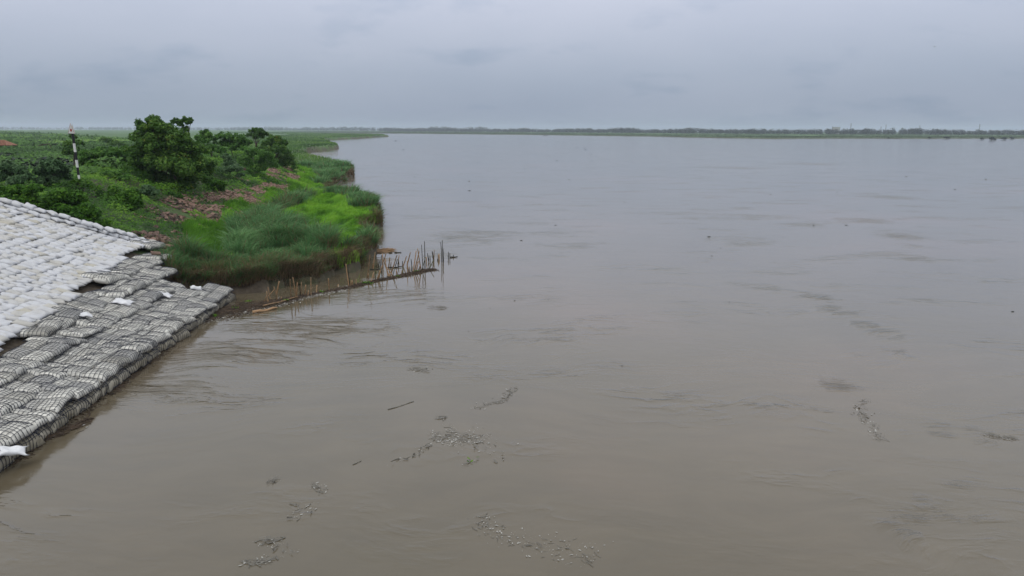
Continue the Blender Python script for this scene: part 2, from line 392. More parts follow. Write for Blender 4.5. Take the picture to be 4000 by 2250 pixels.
# ---- left land sheet (polar grid)
def polar(a0, a1, na, r0, r1, nr):
    A = np.radians(np.linspace(a0, a1, na)); R = np.geomspace(r0, r1, nr)
    AA, RR = np.meshgrid(A, R)
    X = RR * np.sin(AA); Y = RR * np.cos(AA)
    i = np.arange(nr - 1)[:, None] * na; j = np.arange(na - 1)[None]
    Q = np.stack([i + j, i + na + j, i + na + j + 1, i + j + 1], -1).reshape(-1, 4)[:, ::-1]
    return X.ravel(), Y.ravel(), Q
X, Y, Q = polar(-72, 4, 440, 10, 9000, 400)
Z = heights(X, Y)
keep = (Z[Q] > -0.9).any(1)
Q = Q[keep]; used = np.unique(Q); rem = np.full(len(X), -1); rem[used] = np.arange(len(used))
X, Y, Z, Q = X[used], Y[used], Z[used], rem[Q]
dsh = sdist(X, Y, shore)
mudv = np.clip(1 - np.abs(dsh) / np.clip(Y * 0.02, 1.4, 9), 0, 1) * (Z < 2.0)
mudv = np.maximum(mudv, (Y < 47) * 1.0)
mudv = np.maximum(mudv, np.clip((fbm(X * 0.09, Y * 0.09) - 0.52) * 7, 0, 0.6) * (Y > 60) * (Y < 600))
me = mkmesh('left_bank', np.stack([X, Y, Z], -1), Q, M['ground'], np.clip((np.hypot(X, Y) - 90) / 120, 0, 1), None, True)
at = me.attributes.new('mud', 'FLOAT', 'POINT'); at.data.foreach_set('value', mudv.astype(np.float32))
bank = tag(ob('embankment', me), 'green river embankment and flat flood plain along the left shore', 'embankment', kind='structure')

# ---- far bank
fb_px = [(1080, 517.5), (1300, 519.5), (1520, 521.5), (1800, 524), (2130, 527.5), (2380, 531), (2560, 533.5), (2700, 537), (2990, 541.5), (3300, 541), (3600, 541.5), (4000, 541), (4500, 541)]
fbw = np.array([P(x, y)[:2] for x, y in fb_px])
def fbank_y(X): return np.interp(X, fbw[:, 0], fbw[:, 1])
xs = np.concatenate([np.linspace(-3000, -200, 60), np.linspace(-190, 1100, 300), np.linspace(1120, 7000, 50)])
off = np.concatenate([[-60, -15], np.geomspace(0.5, 7000, 70)])
XX, OO = np.meshgrid(xs, off)
edge = fbank_y(XX) + (fbm(XX * 0.02, XX * 0 + 3, 5) - 0.45) * 90
YY = edge + OO
flood = np.clip((fbm(XX * 0.006 + 9, YY * 0.012, 4) - 0.56) * 12, 0, 1) * np.clip((OO - 20) / 60, 0, 1) * (OO < 420) * (XX > 200)
ZZ = np.where(OO <= 0, OO * 0.05 - 0.1, np.minimum(0.5 + OO * 0.12, 1.0 + 2.0 * np.clip(OO / 500, 0, 1))) - flood * 2.6
na = len(xs)
i = np.arange(len(off) - 1)[:, None] * na; j = np.arange(na - 1)[None]
Q = np.stack([i + j, i + j + 1, i + na + j + 1, i + na + j], -1).reshape(-1, 4)
me = mkmesh('far_bank', np.stack([XX, YY, ZZ], -1).reshape(-1, 3), Q, M['ground'], np.ones(XX.size), None, True)
at = me.attributes.new('mud', 'FLOAT', 'POINT'); at.data.foreach_set('value', np.clip(1 - np.abs(OO - 2) / 10, 0, 0.8).ravel().astype(np.float32))
tag(ob('far_bank', me), 'low green bank across the river below the far tree line', 'river bank', kind='structure')

# ---- river
chop_px = [(3330, 865, 120, 8, 1.0), (3550, 925, 90, 8, 1.0), (3100, 880, 90, 6, .6), (2900, 850, 160, 10, .5), (3150, 640, 110, 5, .8), (2870, 655, 110, 5, .8), (3480, 770, 130, 6, .7), (3560, 1010, 90, 10, .6), (3500, 960, 100, 8, .4),
           (3000, 1120, 130, 12, .5), (3180, 1160, 90, 14, .7), (3300, 1210, 70, 16, .9), (3390, 1270, 60, 18, .9), (3480, 1310, 70, 18, .8), (3540, 1370, 70, 25, .7), (3290, 1390, 70, 12, .7), (3270, 1510, 90, 20, .7), (3250, 1600, 80, 14, .7), (3650, 1680, 130, 20, .6), (3880, 1700, 110, 20, .7),
           (3520, 2030, 90, 40, .9), (3650, 1990, 80, 35, .9), (3560, 2120, 90, 15, .8), (3860, 2030, 90, 40, .7), (3700, 1910, 120, 12, .7), (1250, 1290, 260, 40, .55), (950, 1370, 240, 50, .4), (1500, 1150, 200, 30, .35), (1810, 930, 130, 20, .45), (1420, 880, 80, 20, .4), (1340, 735, 50, 14, .5), (1240, 603, 60, 6, .5), (2100, 1330, 220, 20, .35), (2350, 1440, 200, 20, .3), (650, 1520, 300, 50, .25), (1180, 690, 30, 8, .3), (1720, 990, 60, 12, .6), (2600, 1620, 300, 30, .2), (1930, 920, 140, 14, .35)]
X, Y, Q = polar(-180, 180, 420, 1.5, 9000, 240)
chop = np.zeros(len(X)); dd = np.hypot(X, Y)
front = Y > 5
sx = np.zeros(len(X)); sy = np.zeros(len(X))
cp = np.stack([X[front], Y[front], np.full(front.sum(), -CAM_H)], -1) @ CR
sx[front] = 2000 + FPX * cp[:, 0] / -cp[:, 2]; sy[front] = 1125 - FPX * cp[:, 1] / -cp[:, 2]
for cx, cy, rx, ry, a in chop_px:
    c = P(cx, cy); ex = P(cx + rx, cy)[0] - c[0]; ey = abs(P(cx, cy - ry)[1] - c[1])      # boil as a real ellipse on the water
    if cx > 1900: ey *= .62; a *= .62
    q = ((X - c[0]) / ex) ** 2 + ((Y - c[1]) / ey) ** 2
    chop = np.maximum(chop, a * np.exp(-q * 1.1) * (0.45 + 1.1 * vnoise(X * 2.2 / max(ex, .5), Y * 4 / max(ey, .5))))
me = mkmesh('river', np.stack([X, Y, np.zeros(len(X))], -1), Q, M['water'], chop, None, True)
calm_v = np.zeros(len(X))
for cx, cy, rad in ((-13, 44, 9), (-8, 50, 9), (-3, 56, 7), (-16, 37, 6), (-10, 66, 7), (-22, 100, 14)):      # sheltered water in the lee of the reeds
    calm_v = np.maximum(calm_v, np.exp(-((X - cx) ** 2 + (Y - cy) ** 2) / rad ** 2))
at = me.attributes.new('calm', 'FLOAT', 'POINT'); at.data.foreach_set('value', calm_v.astype(np.float32))
tag(ob('river_water', me), 'wide silty grey brown river with smooth boils and ripples', 'water', kind='structure')

# ================================================================== sandbag revetment
TH = math.atan(SLOPE); CT, ST = math.cos(TH), math.sin(TH)
def X0(Y): return np.interp(Y, [0, 21.3, 33, 45, 52], [-14.9, -15.5, -16.2, -17.0, -18.0])
def sl_pt(s, y, h=0.0):                                # along slope s, along bank y, height h over slope
    return np.array([X0(y) - s * CT + h * ST, y, s * ST + h * CT])
def pillow(a, b, H, seed, nu=11, nv=9, pinch=0.10, lump=0.25, sag=0.3, ex=3.1, pw=0.55):
    r = np.random.default_rng(seed)
    u, v = np.meshgrid(np.linspace(-1, 1, nu), np.linspace(-1, 1, nv), indexing='ij')
    prof = np.clip(1 - np.abs(u) ** ex, 0, 1) ** pw * np.clip(1 - np.abs(v) ** ex, 0, 1) ** pw
    ph = r.random(6) * 6.28
    lm = 1 + lump * (0.5 * np.sin(2.1 * u + ph[0]) * np.cos(2.3 * v + ph[1]) + 0.35 * np.sin(4.3 * u + ph[2]) * np.sin(3.7 * v + ph[3]) + 0.15 * np.sin(7 * u + ph[4] + 3 * v))
    x = a * u * (1 - pinch * (1 - v ** 2) * (np.abs(u) ** 4)) + 0.03 * np.sin(2 * v + ph[5]) * a
    y = b * v * (1 - pinch * (1 - u ** 2) * 0.5 * (np.abs(v) ** 4)) * (1 + 0.05 * np.sin(1.7 * u + ph[4]))
    top = H * prof * lm; bot = -sag * H * prof
    n = nu * nv
    V = np.concatenate([np.stack([x, y, top], -1).reshape(-1, 3), np.stack([x, y, bot], -1).reshape(-1, 3)])
    i = np.arange(nu - 1)[:, None] * nv; j = np.arange(nv - 1)[None]
    Qt = np.stack([i + j, i + nv + j, i + nv + j + 1, i + j + 1], -1).reshape(-1, 4)
    F = np.concatenate([q2t(Qt), q2t(Qt[:, ::-1] + n)])
    bd = np.zeros((nu, nv), bool); bd[0] = bd[-1] = True; bd[:, 0] = bd[:, -1] = True
    idx = np.arange(n); mp = np.concatenate([idx, np.where(bd.ravel(), idx, idx + n)])
    F = mp[F]
    us = np.unique(F); rm = np.full(2 * n, -1); rm[us] = np.arange(len(us))
    return V[us], rm[F]
BAGV = [pillow(0.39, 0.265, 0.11, 40 + k, lump=0.40, ex=4.5, pw=.5) for k in range(9)]
BAGM = [mkmesh('sandbag', v, f, M['bag'], np.zeros(len(v)), None, True) for v, f in BAGV]
def slope_mat(s, y, h, yaw=0.0, tip=0.0, rollx=0.0, sc=(1, 1, 1)):
    down = Vector((CT, 0, -ST)); nrm = Vector((ST, 0, CT)); al = nrm.cross(down)
    B = Matrix((down, al, nrm)).transposed()
    R = B @ Euler((rollx, tip, yaw)).to_matrix() @ Matrix.Diagonal(sc)
    return Matrix.Translation(Vector(sl_pt(s, y, h))) @ R.to_4x4()
def netB(y): return float(np.interp(y, [15, 20, 29.5, 44.5, 52], [2.5, 3.0, 4.0, 6.2, 6.9]))
def in_view(p, m=0.0):
    c = (np.asarray(p) - np.array([0, 0, CAM_H])) @ CR
    if c[2] > -1: return False
    return -m < 2000 + FPX * c[0] / -c[2] < 4000 + m and -m < 1125 - FPX * c[1] / -c[2] < 2250 + m
ORD = ['first', 'second', 'third', 'fourth', 'fifth', 'sixth', 'seventh', 'eighth', 'ninth', 'tenth', 'eleventh', 'twelfth', 'thirteenth', 'fourteenth', 'fifteenth', 'sixteenth', 'seventeenth', 'eighteenth', 'nineteenth', 'twentieth', 'last']
def ridge_y(s): return 46.0 + max(0.0, 16.0 - s) / 9.2 * 3.6
cands = []
s = 2.6; k = 0
while s < 17.2:
    y = 20.0 + (k % 2) * 0.26 + random.uniform(-.1, .1)
    while y < ridge_y(s) - .25:
        sj = s + 0.12 * math.sin(y * 0.7 + k) + random.uniform(-.05, .05)
        if sj > netB(y) + 0.15 + 0.35 * vnoise(y * 0.6, 3.3):
            p = sl_pt(sj, y)
            if in_view(p, 330):
                big = random.random() < 0.07
                M4 = slope_mat(sj, y, 0.10 + 0.28 * max(0, 1 - (sj - netB(y)) / 1.6) + 0.03 * random.random() + (0.05 if big else 0) + 0.10 * (vnoise(y * .4, s * .5) - .5), random.gauss(0, 0.2 if not big else .4), -0.10 + random.gauss(0, 0.035), random.gauss(0, 0.06),
                               (random.uniform(.94, 1.12), random.uniform(.92, 1.08), random.uniform(.85, 1.2)))
                cands.append((M4, p, 0, int((sj - netB(y)) / .555)))
        y += 0.50 * random.uniform(0.92, 1.08)
    s += 0.555; k += 1
# raised double row closing the end of the field
for row, (yy, hh) in enumerate([(-.50, 0.28), (-.08, 0.32), (-.28, 0.50), (.3, 0.12)]):
    s = 6.3 + row * .2
    while s < 17.0:
        y = ridge_y(s) + yy + 0.12 * math.sin(s * 0.9 + row) + random.uniform(-.06, .06)
        if not (row == 2 and 7.5 > s):
            cands.append((slope_mat(s, y, hh + random.uniform(-.03, .03), random.gauss(0, 0.22), random.gauss(0, .06), random.gauss(0, 0.12), (random.uniform(.9, 1.1), random.uniform(.9, 1.1), random.uniform(1.1, 1.5))), sl_pt(s, y, .3), 1, row))
        s += 0.62 * random.uniform(.92, 1.1)
def psize(p): return 1.0 / np.linalg.norm(np.asarray(p) - np.array([0, 0, CAM_H]))
vis = sorted([c for c in cands if in_view(c[1], 30)], key=lambda c: -psize(c[1]))
ids = set(id(c) for c in vis[:300])
rest = Geo()
for c in cands:
    kk = random.randrange(len(BAGM))
    if id(c) in ids:
        o = ob('sandbag', BAGM[kk]); o.matrix_world = c[0]
        if c[2] == 0: tag(o, 'white woven sandbag paving the slope, %s row above the netted bundles' % ORD[min(20, max(0, c[3]))], 'sandbag', 'white sandbags paving the bank slope')
        else: tag(o, ['white sandbag in the raised ridge, course facing the paved slope', 'white sandbag in the raised ridge, middle course', 'white sandbag on top of the raised ridge beside the shrubs', 'white sandbag at the outer foot of the raised ridge under the shrubs'][c[3]], 'sandbag', 'sandbags of the raised edge ridge')
    else:
        v, f = BAGV[kk]; mm = np.array(c[0])
        rest.add(v @ mm[:3, :3].T + mm[:3, 3], f, random.random())
if rest.n:
    tag(ob('sandbags', rest.mesh('sandbags', M['bag'], True)), 'further white sandbags continuing the paved bank slope', 'sandbags', kind='stuff')

# ---- netted bundles
def bundle(seed):
    r = np.random.default_rng(seed)
    lx, ly = 0.78, 0.98
    bags = []
    nx, ny = (2, 2) if seed % 3 else (2, 3)
    for a in range(nx):
        for b in range(ny):
            ax = lx / nx * 1.10; by = ly / ny * 1.12
            bags.append((-lx + lx / nx * (2 * a + 1) + r.normal(0, .02), -ly + ly / ny * (2 * b + 1) + r.normal(0, .02), ax, by, 0.25 + r.uniform(-.025, .025), int(r.integers(1e6)), r.normal(0, .05)))
    xs = np.linspace(-1.0, 1.0, 64); ys = np.linspace(-1.25, 1.25, 80)
    GX, GY = np.meshgrid(xs, ys, indexing='ij'); H = np.full(GX.shape, -0.16)
    meshes = []
    for (bx, by, ax, ay, hh, sd_, yaw) in bags:
        v, f = pillow(ax, ay, hh, sd_, 13, 11, 0.05, 0.22, 0.75, 4.4, 0.5)
        c, s_ = math.cos(yaw), math.sin(yaw)
        v = v @ np.array([[c, -s_, 0], [s_, c, 0], [0, 0, 1]]).T + (bx, by, 0)
        meshes.append((v, f))
        u = (GX - bx) / ax; w = (GY - by) / ay
        pr = np.clip(1 - np.abs(u) ** 4.4, 0, 1) ** .5 * np.clip(1 - np.abs(w) ** 4.4, 0, 1) ** .5
        H = np.maximum(H, np.where(pr > 0, hh * pr * 1.08, -0.16))
    for _ in range(4):
        H2 = H.copy()
        H2[1:-1, 1:-1] = (H[:-2, 1:-1] + H[2:, 1:-1] + H[1:-1, :-2] + H[1:-1, 2:] + 2 * H[1:-1, 1:-1]) / 6
        H = np.maximum(H2, H * 0.35 + H2 * 0.65)
    def hf(x, y):
        fx = np.clip((x + 1.0) / 2.0 * 63, 0, 62.999); fy = np.clip((y + 1.25) / 2.5 * 79, 0, 78.999)
        i = fx.astype(int); j = fy.astype(int); a = fx - i; b = fy - j
        return (H[i, j] * (1 - a) + H[i + 1, j] * a) * (1 - b) + (H[i, j + 1] * (1 - a) + H[i + 1, j + 1] * a) * b
    g = Geo(); ph = r.random(4) * 6.28; sp = 0.152
    def warp(x, y):
        return (x + 0.03 * np.sin(3.1 * y + ph[0]) + 0.018 * np.sin(7.3 * y + 4 * x + ph[1]), y + 0.03 * np.sin(3.7 * x + ph[2]) + 0.018 * np.sin(6.9 * x + 5 * y + ph[3]))
    for q in np.arange(-lx - .05, lx + .12, sp):
        t = np.linspace(-ly - .1, ly + .1, 26); x, y = warp(np.full(26, q + r.normal(0, .008)), t)
        g.add(*tube(np.stack([x, y, hf(x, y) + 0.02], -1), 0.0102, 3, False))
    for q in np.arange(-ly - .05, ly + .12, sp):
        t = np.linspace(-lx - .1, lx + .1, 22); x, y = warp(t, np.full(22, q + r.normal(0, .008)))
        g.add(*tube(np.stack([x, y, hf(x, y) + 0.02], -1), 0.0102, 3, False))
    net = g.mesh('net', [M['net']])
    return [mkmesh('sandbag', v, f, M['netbag'], np.full(len(v), r.random()), None, True) for v, f in meshes], net, g
BUN = [bundle(200 + k) for k in range(12)]
def yend(s): return float(np.interp(s, [-1, 1.2, 1.7, 3.3, 3.7, 5.5, 7, 9], [43.3, 43.3, 42.2, 42.2, 43.7, 47.0, 50.0, 51.0]))
row = 0; s = 0.72
while s < 7.9:
    y = 17.0 + (row % 2) * 0.7
    while y < yend(s):
        if s < netB(y) + 0.15:
            if in_view(sl_pt(s, y, .3), 420):
                h = 0.22 if row else 0.42
                h += 0.07 * random.random()
                bags, net, _ = BUN[random.randrange(len(BUN))]
                e = empty('netted_sandbag_bundle')
                e.matrix_world = slope_mat(s, y, h, random.gauss(0, 0.09), -0.19 + random.gauss(0, .06), random.gauss(0, .08), (random.uniform(.92, 1.05), random.uniform(.95, 1.06), random.uniform(.6, .95)))
                for bm_ in bags: ob('sandbag', bm_, e)
                ob('net', net, e)
                if row == 0: tag(e, 'black netted sandbag bundle in the lowest course beside the water', 'sandbag bundle', 'netted bundles along the waterline')
                else: tag(e, 'black netted sandbag bundle on the lower slope, %s course up from the waterline' % ORD[min(row, 9)], 'sandbag bundle', 'netted bundles on the lower slope')
                if row == 0:                               # a second, lower course standing in the water
                    bags, net, _ = BUN[random.randrange(len(BUN))]
                    e = empty('netted_sandbag_bundle')
                    e.matrix_world = slope_mat(s - 0.18 + random.uniform(-.06, .06), y + 0.4, 0.12, random.gauss(0, 0.08), random.gauss(0, .05), random.gauss(0, .05), (1, 1, 1.15))
                    for bm_ in bags: ob('sandbag', bm_, e)
                    for ch_ in e.children: ch_.material_slots[0].link = 'OBJECT'; ch_.material_slots[0].material = M['mudbag']
                    ob('net', net, e)
                    tag(e, 'muddy netted sandbag bundle standing in water beneath the lowest course', 'sandbag bundle', 'netted bundles at the water edge')
        y += 1.66 * random.uniform(.93, 1.05)
    s += 1.2; row += 1

# ---- empty sacks and odd bags lying on the nets
def sack(px, py, s_guess, label, size, seed, yaw=0.0, h=0.55):
    d = ray(px, py); best = None
    for t in np.linspace(15, 60, 2000):
        p = np.array([d[0] * t, t, CAM_H + d[2] * t])
        sv = (X0(t) - p[0]) * CT + p[2] * ST
        hh = (p[2] - sv * ST) / CT
        if hh <= h: best = (sv, t); break
    v, f = pillow(size[0] * .85, size[1] * .85, size[2] * .7, seed, 15, 13, 0.25, 0.9, 0.4)
    r = np.random.default_rng(seed); v = v + 0.02 * np.sin(v[:, [1, 2, 0]] * 17 + r.random(3) * 6)
    o = ob('empty_sack', mkmesh('empty_sack', v, f, M['sack'], None, None, True))
    o.matrix_world = slope_mat(best[0], best[1], h - 0.03, yaw, -.1)
    return tag(o, label, 'sack')
sack(335, 1228, 3, 'small crumpled bright white empty sack lying on the netted bundles', (0.36, 0.22, 0.11), 1, 0.5, 0.62)
sack(45, 1760, 1, 'bright white torn sack lying on the lowest bundle at the water', (0.55, 0.34, 0.12), 2, 0.6, 0.72)
sack(480, 1178, 3, 'loose flat white bag without netting among the netted bundles', (0.60, 0.48, 0.13), 3, 0.2, 0.55)
sack(640, 1150, 2, 'two-fold white bag without netting below the reeds', (0.55, 0.33, 0.16), 4, 0.1, 0.5)
sack(765, 1125, 2, 'folded white bag against the mud beside the netted nose', (0.42, 0.25, 0.2), 5, 0.4, 0.5)

# ---- loose brick on the nets
def brickmesh(seed, a=0.44, b=0.25, c=0.13):
    r = np.random.default_rng(seed)
    v = box(0, 0, 0, a, b, c) + r.normal(0, 0.022, (8, 3))
    top = v[4:].mean(0) + (0, 0, 0.015); v = np.concatenate([v, top[None]])
    F = [f for f in BOXF.tolist() if not all(x in (4, 5, 6, 7) for x in f)] + [[4, 5, 8], [5, 6, 8], [6, 7, 8], [7, 4, 8]]
    return mkmesh('brick', v, np.array(F), M['brick'], None, None, False), (v, np.array(F))
BRK = [brickmesh(k) for k in range(10)]
pp = PY(556, 1035, 46.5)
o = ob('stone_block', BRK[3][0], None, sl_pt(5.4, 46.3, 0.62), (0.3, 0.2, 0.9), (1.3, 1.3, 1.3)); tag(o, 'reddish brick lump lying on the netted bundles', 'brick')

# ================================================================== brick pitching on the embankment
def slope_frame(x, y):
    e = 0.4
    dx = (heights(np.array([x + e]), np.array([y]), False) - heights(np.array([x - e]), np.array([y]), False))[0] / (2 * e)
    dy = (heights(np.array([x]), np.array([y + e]), False) - heights(np.array([x]), np.array([y - e]), False))[0] / (2 * e)
    return dx, dy
bx, by = [], []
for q in np.arange(-0.5, 7.6, 0.34):
    yv = np.arange(46.9, 150, 0.56) + rng.uniform(-.12, .12) + (int(q / .3) % 2) * .26
    bx.append(toe(yv) - q + rng.normal(0, .05, len(yv))); by.append(yv + rng.normal(0, .05, len(yv)))
bx = np.concatenate(bx); by = np.concatenate(by); up = toe(by) - bx
cover = fbm(bx * 0.28, by * 0.16, 4)
dens = np.where(by < 66, np.where(up > 5.6, -1, 0.455), np.where(up < 4.3 + 1.2 * np.sin(by * .11), 0.535, 0.30))
dens = np.where((by < 50.2) & (up > 1.6) & (up < 5.2), 0.57, dens)
dens = np.where((by > 66) & (by < 69), 0.33, dens)
kp = (cover < dens) & (fbm(bx * 1.0 + 7, by * .6, 3) < .545) & (by > np.array([ridge_y((X0(b_) - a_) / CT) for a_, b_ in zip(bx, by)]) + .45)
bx, by = bx[kp], by[kp]
bz = heights(bx, by)
dist = np.hypot(bx, by)
order = np.argsort(dist)
gx = (heights(bx + .4, by, False) - heights(bx - .4, by, False)) / .8
gy = (heights(bx, by + .4, False) - heights(bx, by - .4, False)) / .8
rest = Geo(); cnt = 0
for q in order:
    nrm = Vector((-gx[q], -gy[q], 1)).normalized()
    qt = Vector((0, 0, 1)).rotation_difference(nrm).to_matrix()
    R = qt @ Euler((random.gauss(0, .22), random.gauss(0, .22), math.pi / 2 + random.gauss(0, .35))).to_matrix()
    kk = random.randrange(10); sc = random.uniform(.6, 1.25)
    loc = Vector((bx[q], by[q], bz[q] + 0.035 + random.uniform(-.02, .05)))
    if cnt < 300 and in_view(loc, 0):
        o = ob('brick', BRK[kk][0], bank); o.matrix_world = Matrix.Translation(loc) @ (R * sc).to_4x4(); cnt += 1
    else:
        v, f = BRK[kk][1]; rest.add((v * sc) @ np.array(R).T + np.array(loc), f)
o = ob('bricks', rest.mesh('bricks', M['brick']), bank); o['kind'] = 'stuff'

# ================================================================== vegetation
def unit(v): return v / (np.linalg.norm(v, axis=-1, keepdims=True) + 1e-9)
def leaves(C, N, size, r, asp=0.55, tint=None):
    """diamond leaves, folded along the midrib: centres C, facing N"""
    n = len(C); size = np.broadcast_to(size, (n,))[:, None]
    t = unit(np.cross(N, r.normal(0, 1, (n, 3)))); b = np.cross(N, t)
    V = np.stack([C - t * size * .5, C + b * size * asp * .5 - N * size * .10, C + t * size * .5 - N * size * .12, C - b * size * asp * .5 - N * size * .10], 1).reshape(-1, 3)
    i = np.arange(n)[:, None] * 4
    F = np.concatenate([i + [0, 1, 2], i + [0, 2, 3]])
    return V, F, np.repeat(tint, 4)
def crown(lobes, n, size, seed, up=0.5, fill=0.25, asp=0.55):
    r = np.random.default_rng(seed); L = np.array([[*c, *rad] for c, rad in lobes])
    # each lobe breaks into sub-clumps so that light and dark clumps and gaps show
    cl = []
    for a in L:
        m = 16
        d = unit(r.normal(0, 1, (m, 3))); d[:, 2] = np.abs(d[:, 2]) * .9 - .25
        c = a[:3] + d * a[3:6] * r.uniform(.5, .98, (m, 1))
        cl.append(np.concatenate([c, np.repeat(a[None, 3:6], m, 0) * r.uniform(.22, .42, (m, 1)), r.normal(0, .13, (m, 1))], 1))
    cl = np.concatenate(cl)
    w = cl[:, 3] * cl[:, 5]; k = r.choice(len(cl), n, p=w / w.sum())
    d = unit(r.normal(0, 1, (n, 3)))
    rad = np.where(r.random(n) < fill, r.uniform(.2, .9, n), r.uniform(.82, 1.12, n))[:, None]
    C = cl[k, :3] + d * cl[k, 3:6] * rad
    N = unit(d * 0.7 + np.array([0, 0, up]) + r.normal(0, .45, (n, 3)))
    tint = 0.5 + cl[k, 6] + r.normal(0, .13, n)
    return leaves(C, N, size * r.uniform(.7, 1.3, n), r, asp, np.clip(tint, 0, 1))
def plant(name, label, cat, base, lobes, n, size, mat, seed, group=None, trunk_r=0.08, up=0.5, parts=('crown', 'trunk'), asp=.55):
    base = np.asarray(base, float)
    e = empty(name, base)
    lob = [(np.asarray(c) - base, rad) for c, rad in lobes]
    V, F, T = crown(lob, n, size, seed, up, asp=asp)
    lo = V[F].reshape(-1, 3, 3)
    ob(parts[0], mkmesh(parts[0], V, F, M[mat], T), e)
    g = Geo(); r = np.random.default_rng(seed + 5)
    top = max(lob, key=lambda q: q[0][2])[0]
    mid = np.array([top[0] * .4, top[1] * .4, top[2] * .55])
    g.add(*tube([(0, 0, -.3), mid * .5 + r.normal(0, .04, 3), mid, top * .9], [trunk_r * 1.2, trunk_r, trunk_r * .7, trunk_r * .3], 6))
    for c, rad in lob:
        st = mid * r.uniform(.4, .9)
        g.add(*tube([st, st * .5 + c * .5 + (0, 0, .1), c], [trunk_r * .5, trunk_r * .35, trunk_r * .12], 5))
    ob(parts[1], g.mesh(parts[1], [M['bark']], True), e)
    tag(e, label, cat, group); return e
def px_lobes(lob, Y, seed, depth=0.9, squash=0.85):
    r = np.random.default_rng(seed); o = []
    for (x, y, rp) in lob:
        rm = rp * Y / FPX
        c = PY(x, y, Y + r.uniform(-.5, .5) * rm * 2 * depth); o.append((c, (rm, rm * .95, rm * squash)))
    return o
def pxplant(name, label, cat, base_px, lob, n, size, mat, seed, dY=0.0, Y=None, **k):
    b = Pt(*base_px) if Y is None else PY(base_px[0], base_px[1], Y)
    Yc = b[1] + dY
    L = px_lobes(lob, Yc, seed)
    zb = heights(np.array([b[0]]), np.array([Yc]))[0]
    bx_ = PY(base_px[0], base_px[1], Yc)[0]
    return plant(name, label, cat, (bx_, Yc, zb), L, n, size, mat, seed, **k)

pxplant('broadleaf_tree', 'tallest dark broadleaf tree with dense rounded crown on the embankment', 'tree', (700, 742),
        [(585, 490, 52), (600, 472, 30), (650, 510, 46), (700, 540, 46), (625, 505, 50), (555, 535, 48), (675, 540, 50), (600, 570, 72), (530, 590, 40), (640, 548, 66), (570, 620, 68), (680, 610, 70), (610, 640, 80), (705, 565, 62), (655, 640, 90), (770, 585, 48), (745, 655, 80), (600, 690, 62), (700, 705, 62), (800, 640, 46), (525, 650, 36), (785, 700, 44), (560, 700, 44), (640, 720, 40), (730, 725, 36)],
        60000, 0.28, 'tree_leaf', 11, trunk_r=.16)
pxplant('slender_tree', 'slender umbrella shaped tree poking up behind the tallest tree', 'tree', (722, 560),
        [(690, 474, 20), (724, 470, 22), (745, 468, 10), (705, 488, 15), (722, 505, 18), (735, 480, 14)], 2200, 0.32, 'tree_leaf', 12, Y=108, trunk_r=.12)
pxplant('column_tree', 'dark upright tree standing right behind the striped marker post', 'tree', (288, 612),
        [(285, 535, 16), (272, 562, 24), (302, 560, 24), (285, 590, 34), (312, 596, 22), (262, 596, 20)], 3600, 0.36, 'tree_leaf', 13, Y=112, trunk_r=.12)
pxplant('round_tree', 'round crowned tree standing out against the sky above the thicket', 'tree', (1000, 560),
        [(995, 512, 20), (1018, 515, 20), (1035, 525, 16), (978, 528, 16), (1008, 532, 24)], 3000, 0.36, 'tree_leaf', 14, Y=150, trunk_r=.14)
pxplant('dense_tree', 'dense dark tree at the river end of the thicket', 'tree', (1085, 660),
        [(1070, 545, 28), (1098, 560, 28), (1050, 565, 30), (1085, 585, 38), (1110, 590, 22), (1030, 590, 34)], 7000, 0.34, 'tree_leaf', 15, trunk_r=.12, dY=6)
pxplant('spreading_tree', 'pale green spreading tree right of the tallest tree', 'tree', (835, 640),
        [(800, 525, 28), (815, 550, 34), (840, 585, 34), (780, 540, 24)], 4200, 0.32, 'shrub_leaf', 16, dY=8, trunk_r=.1)

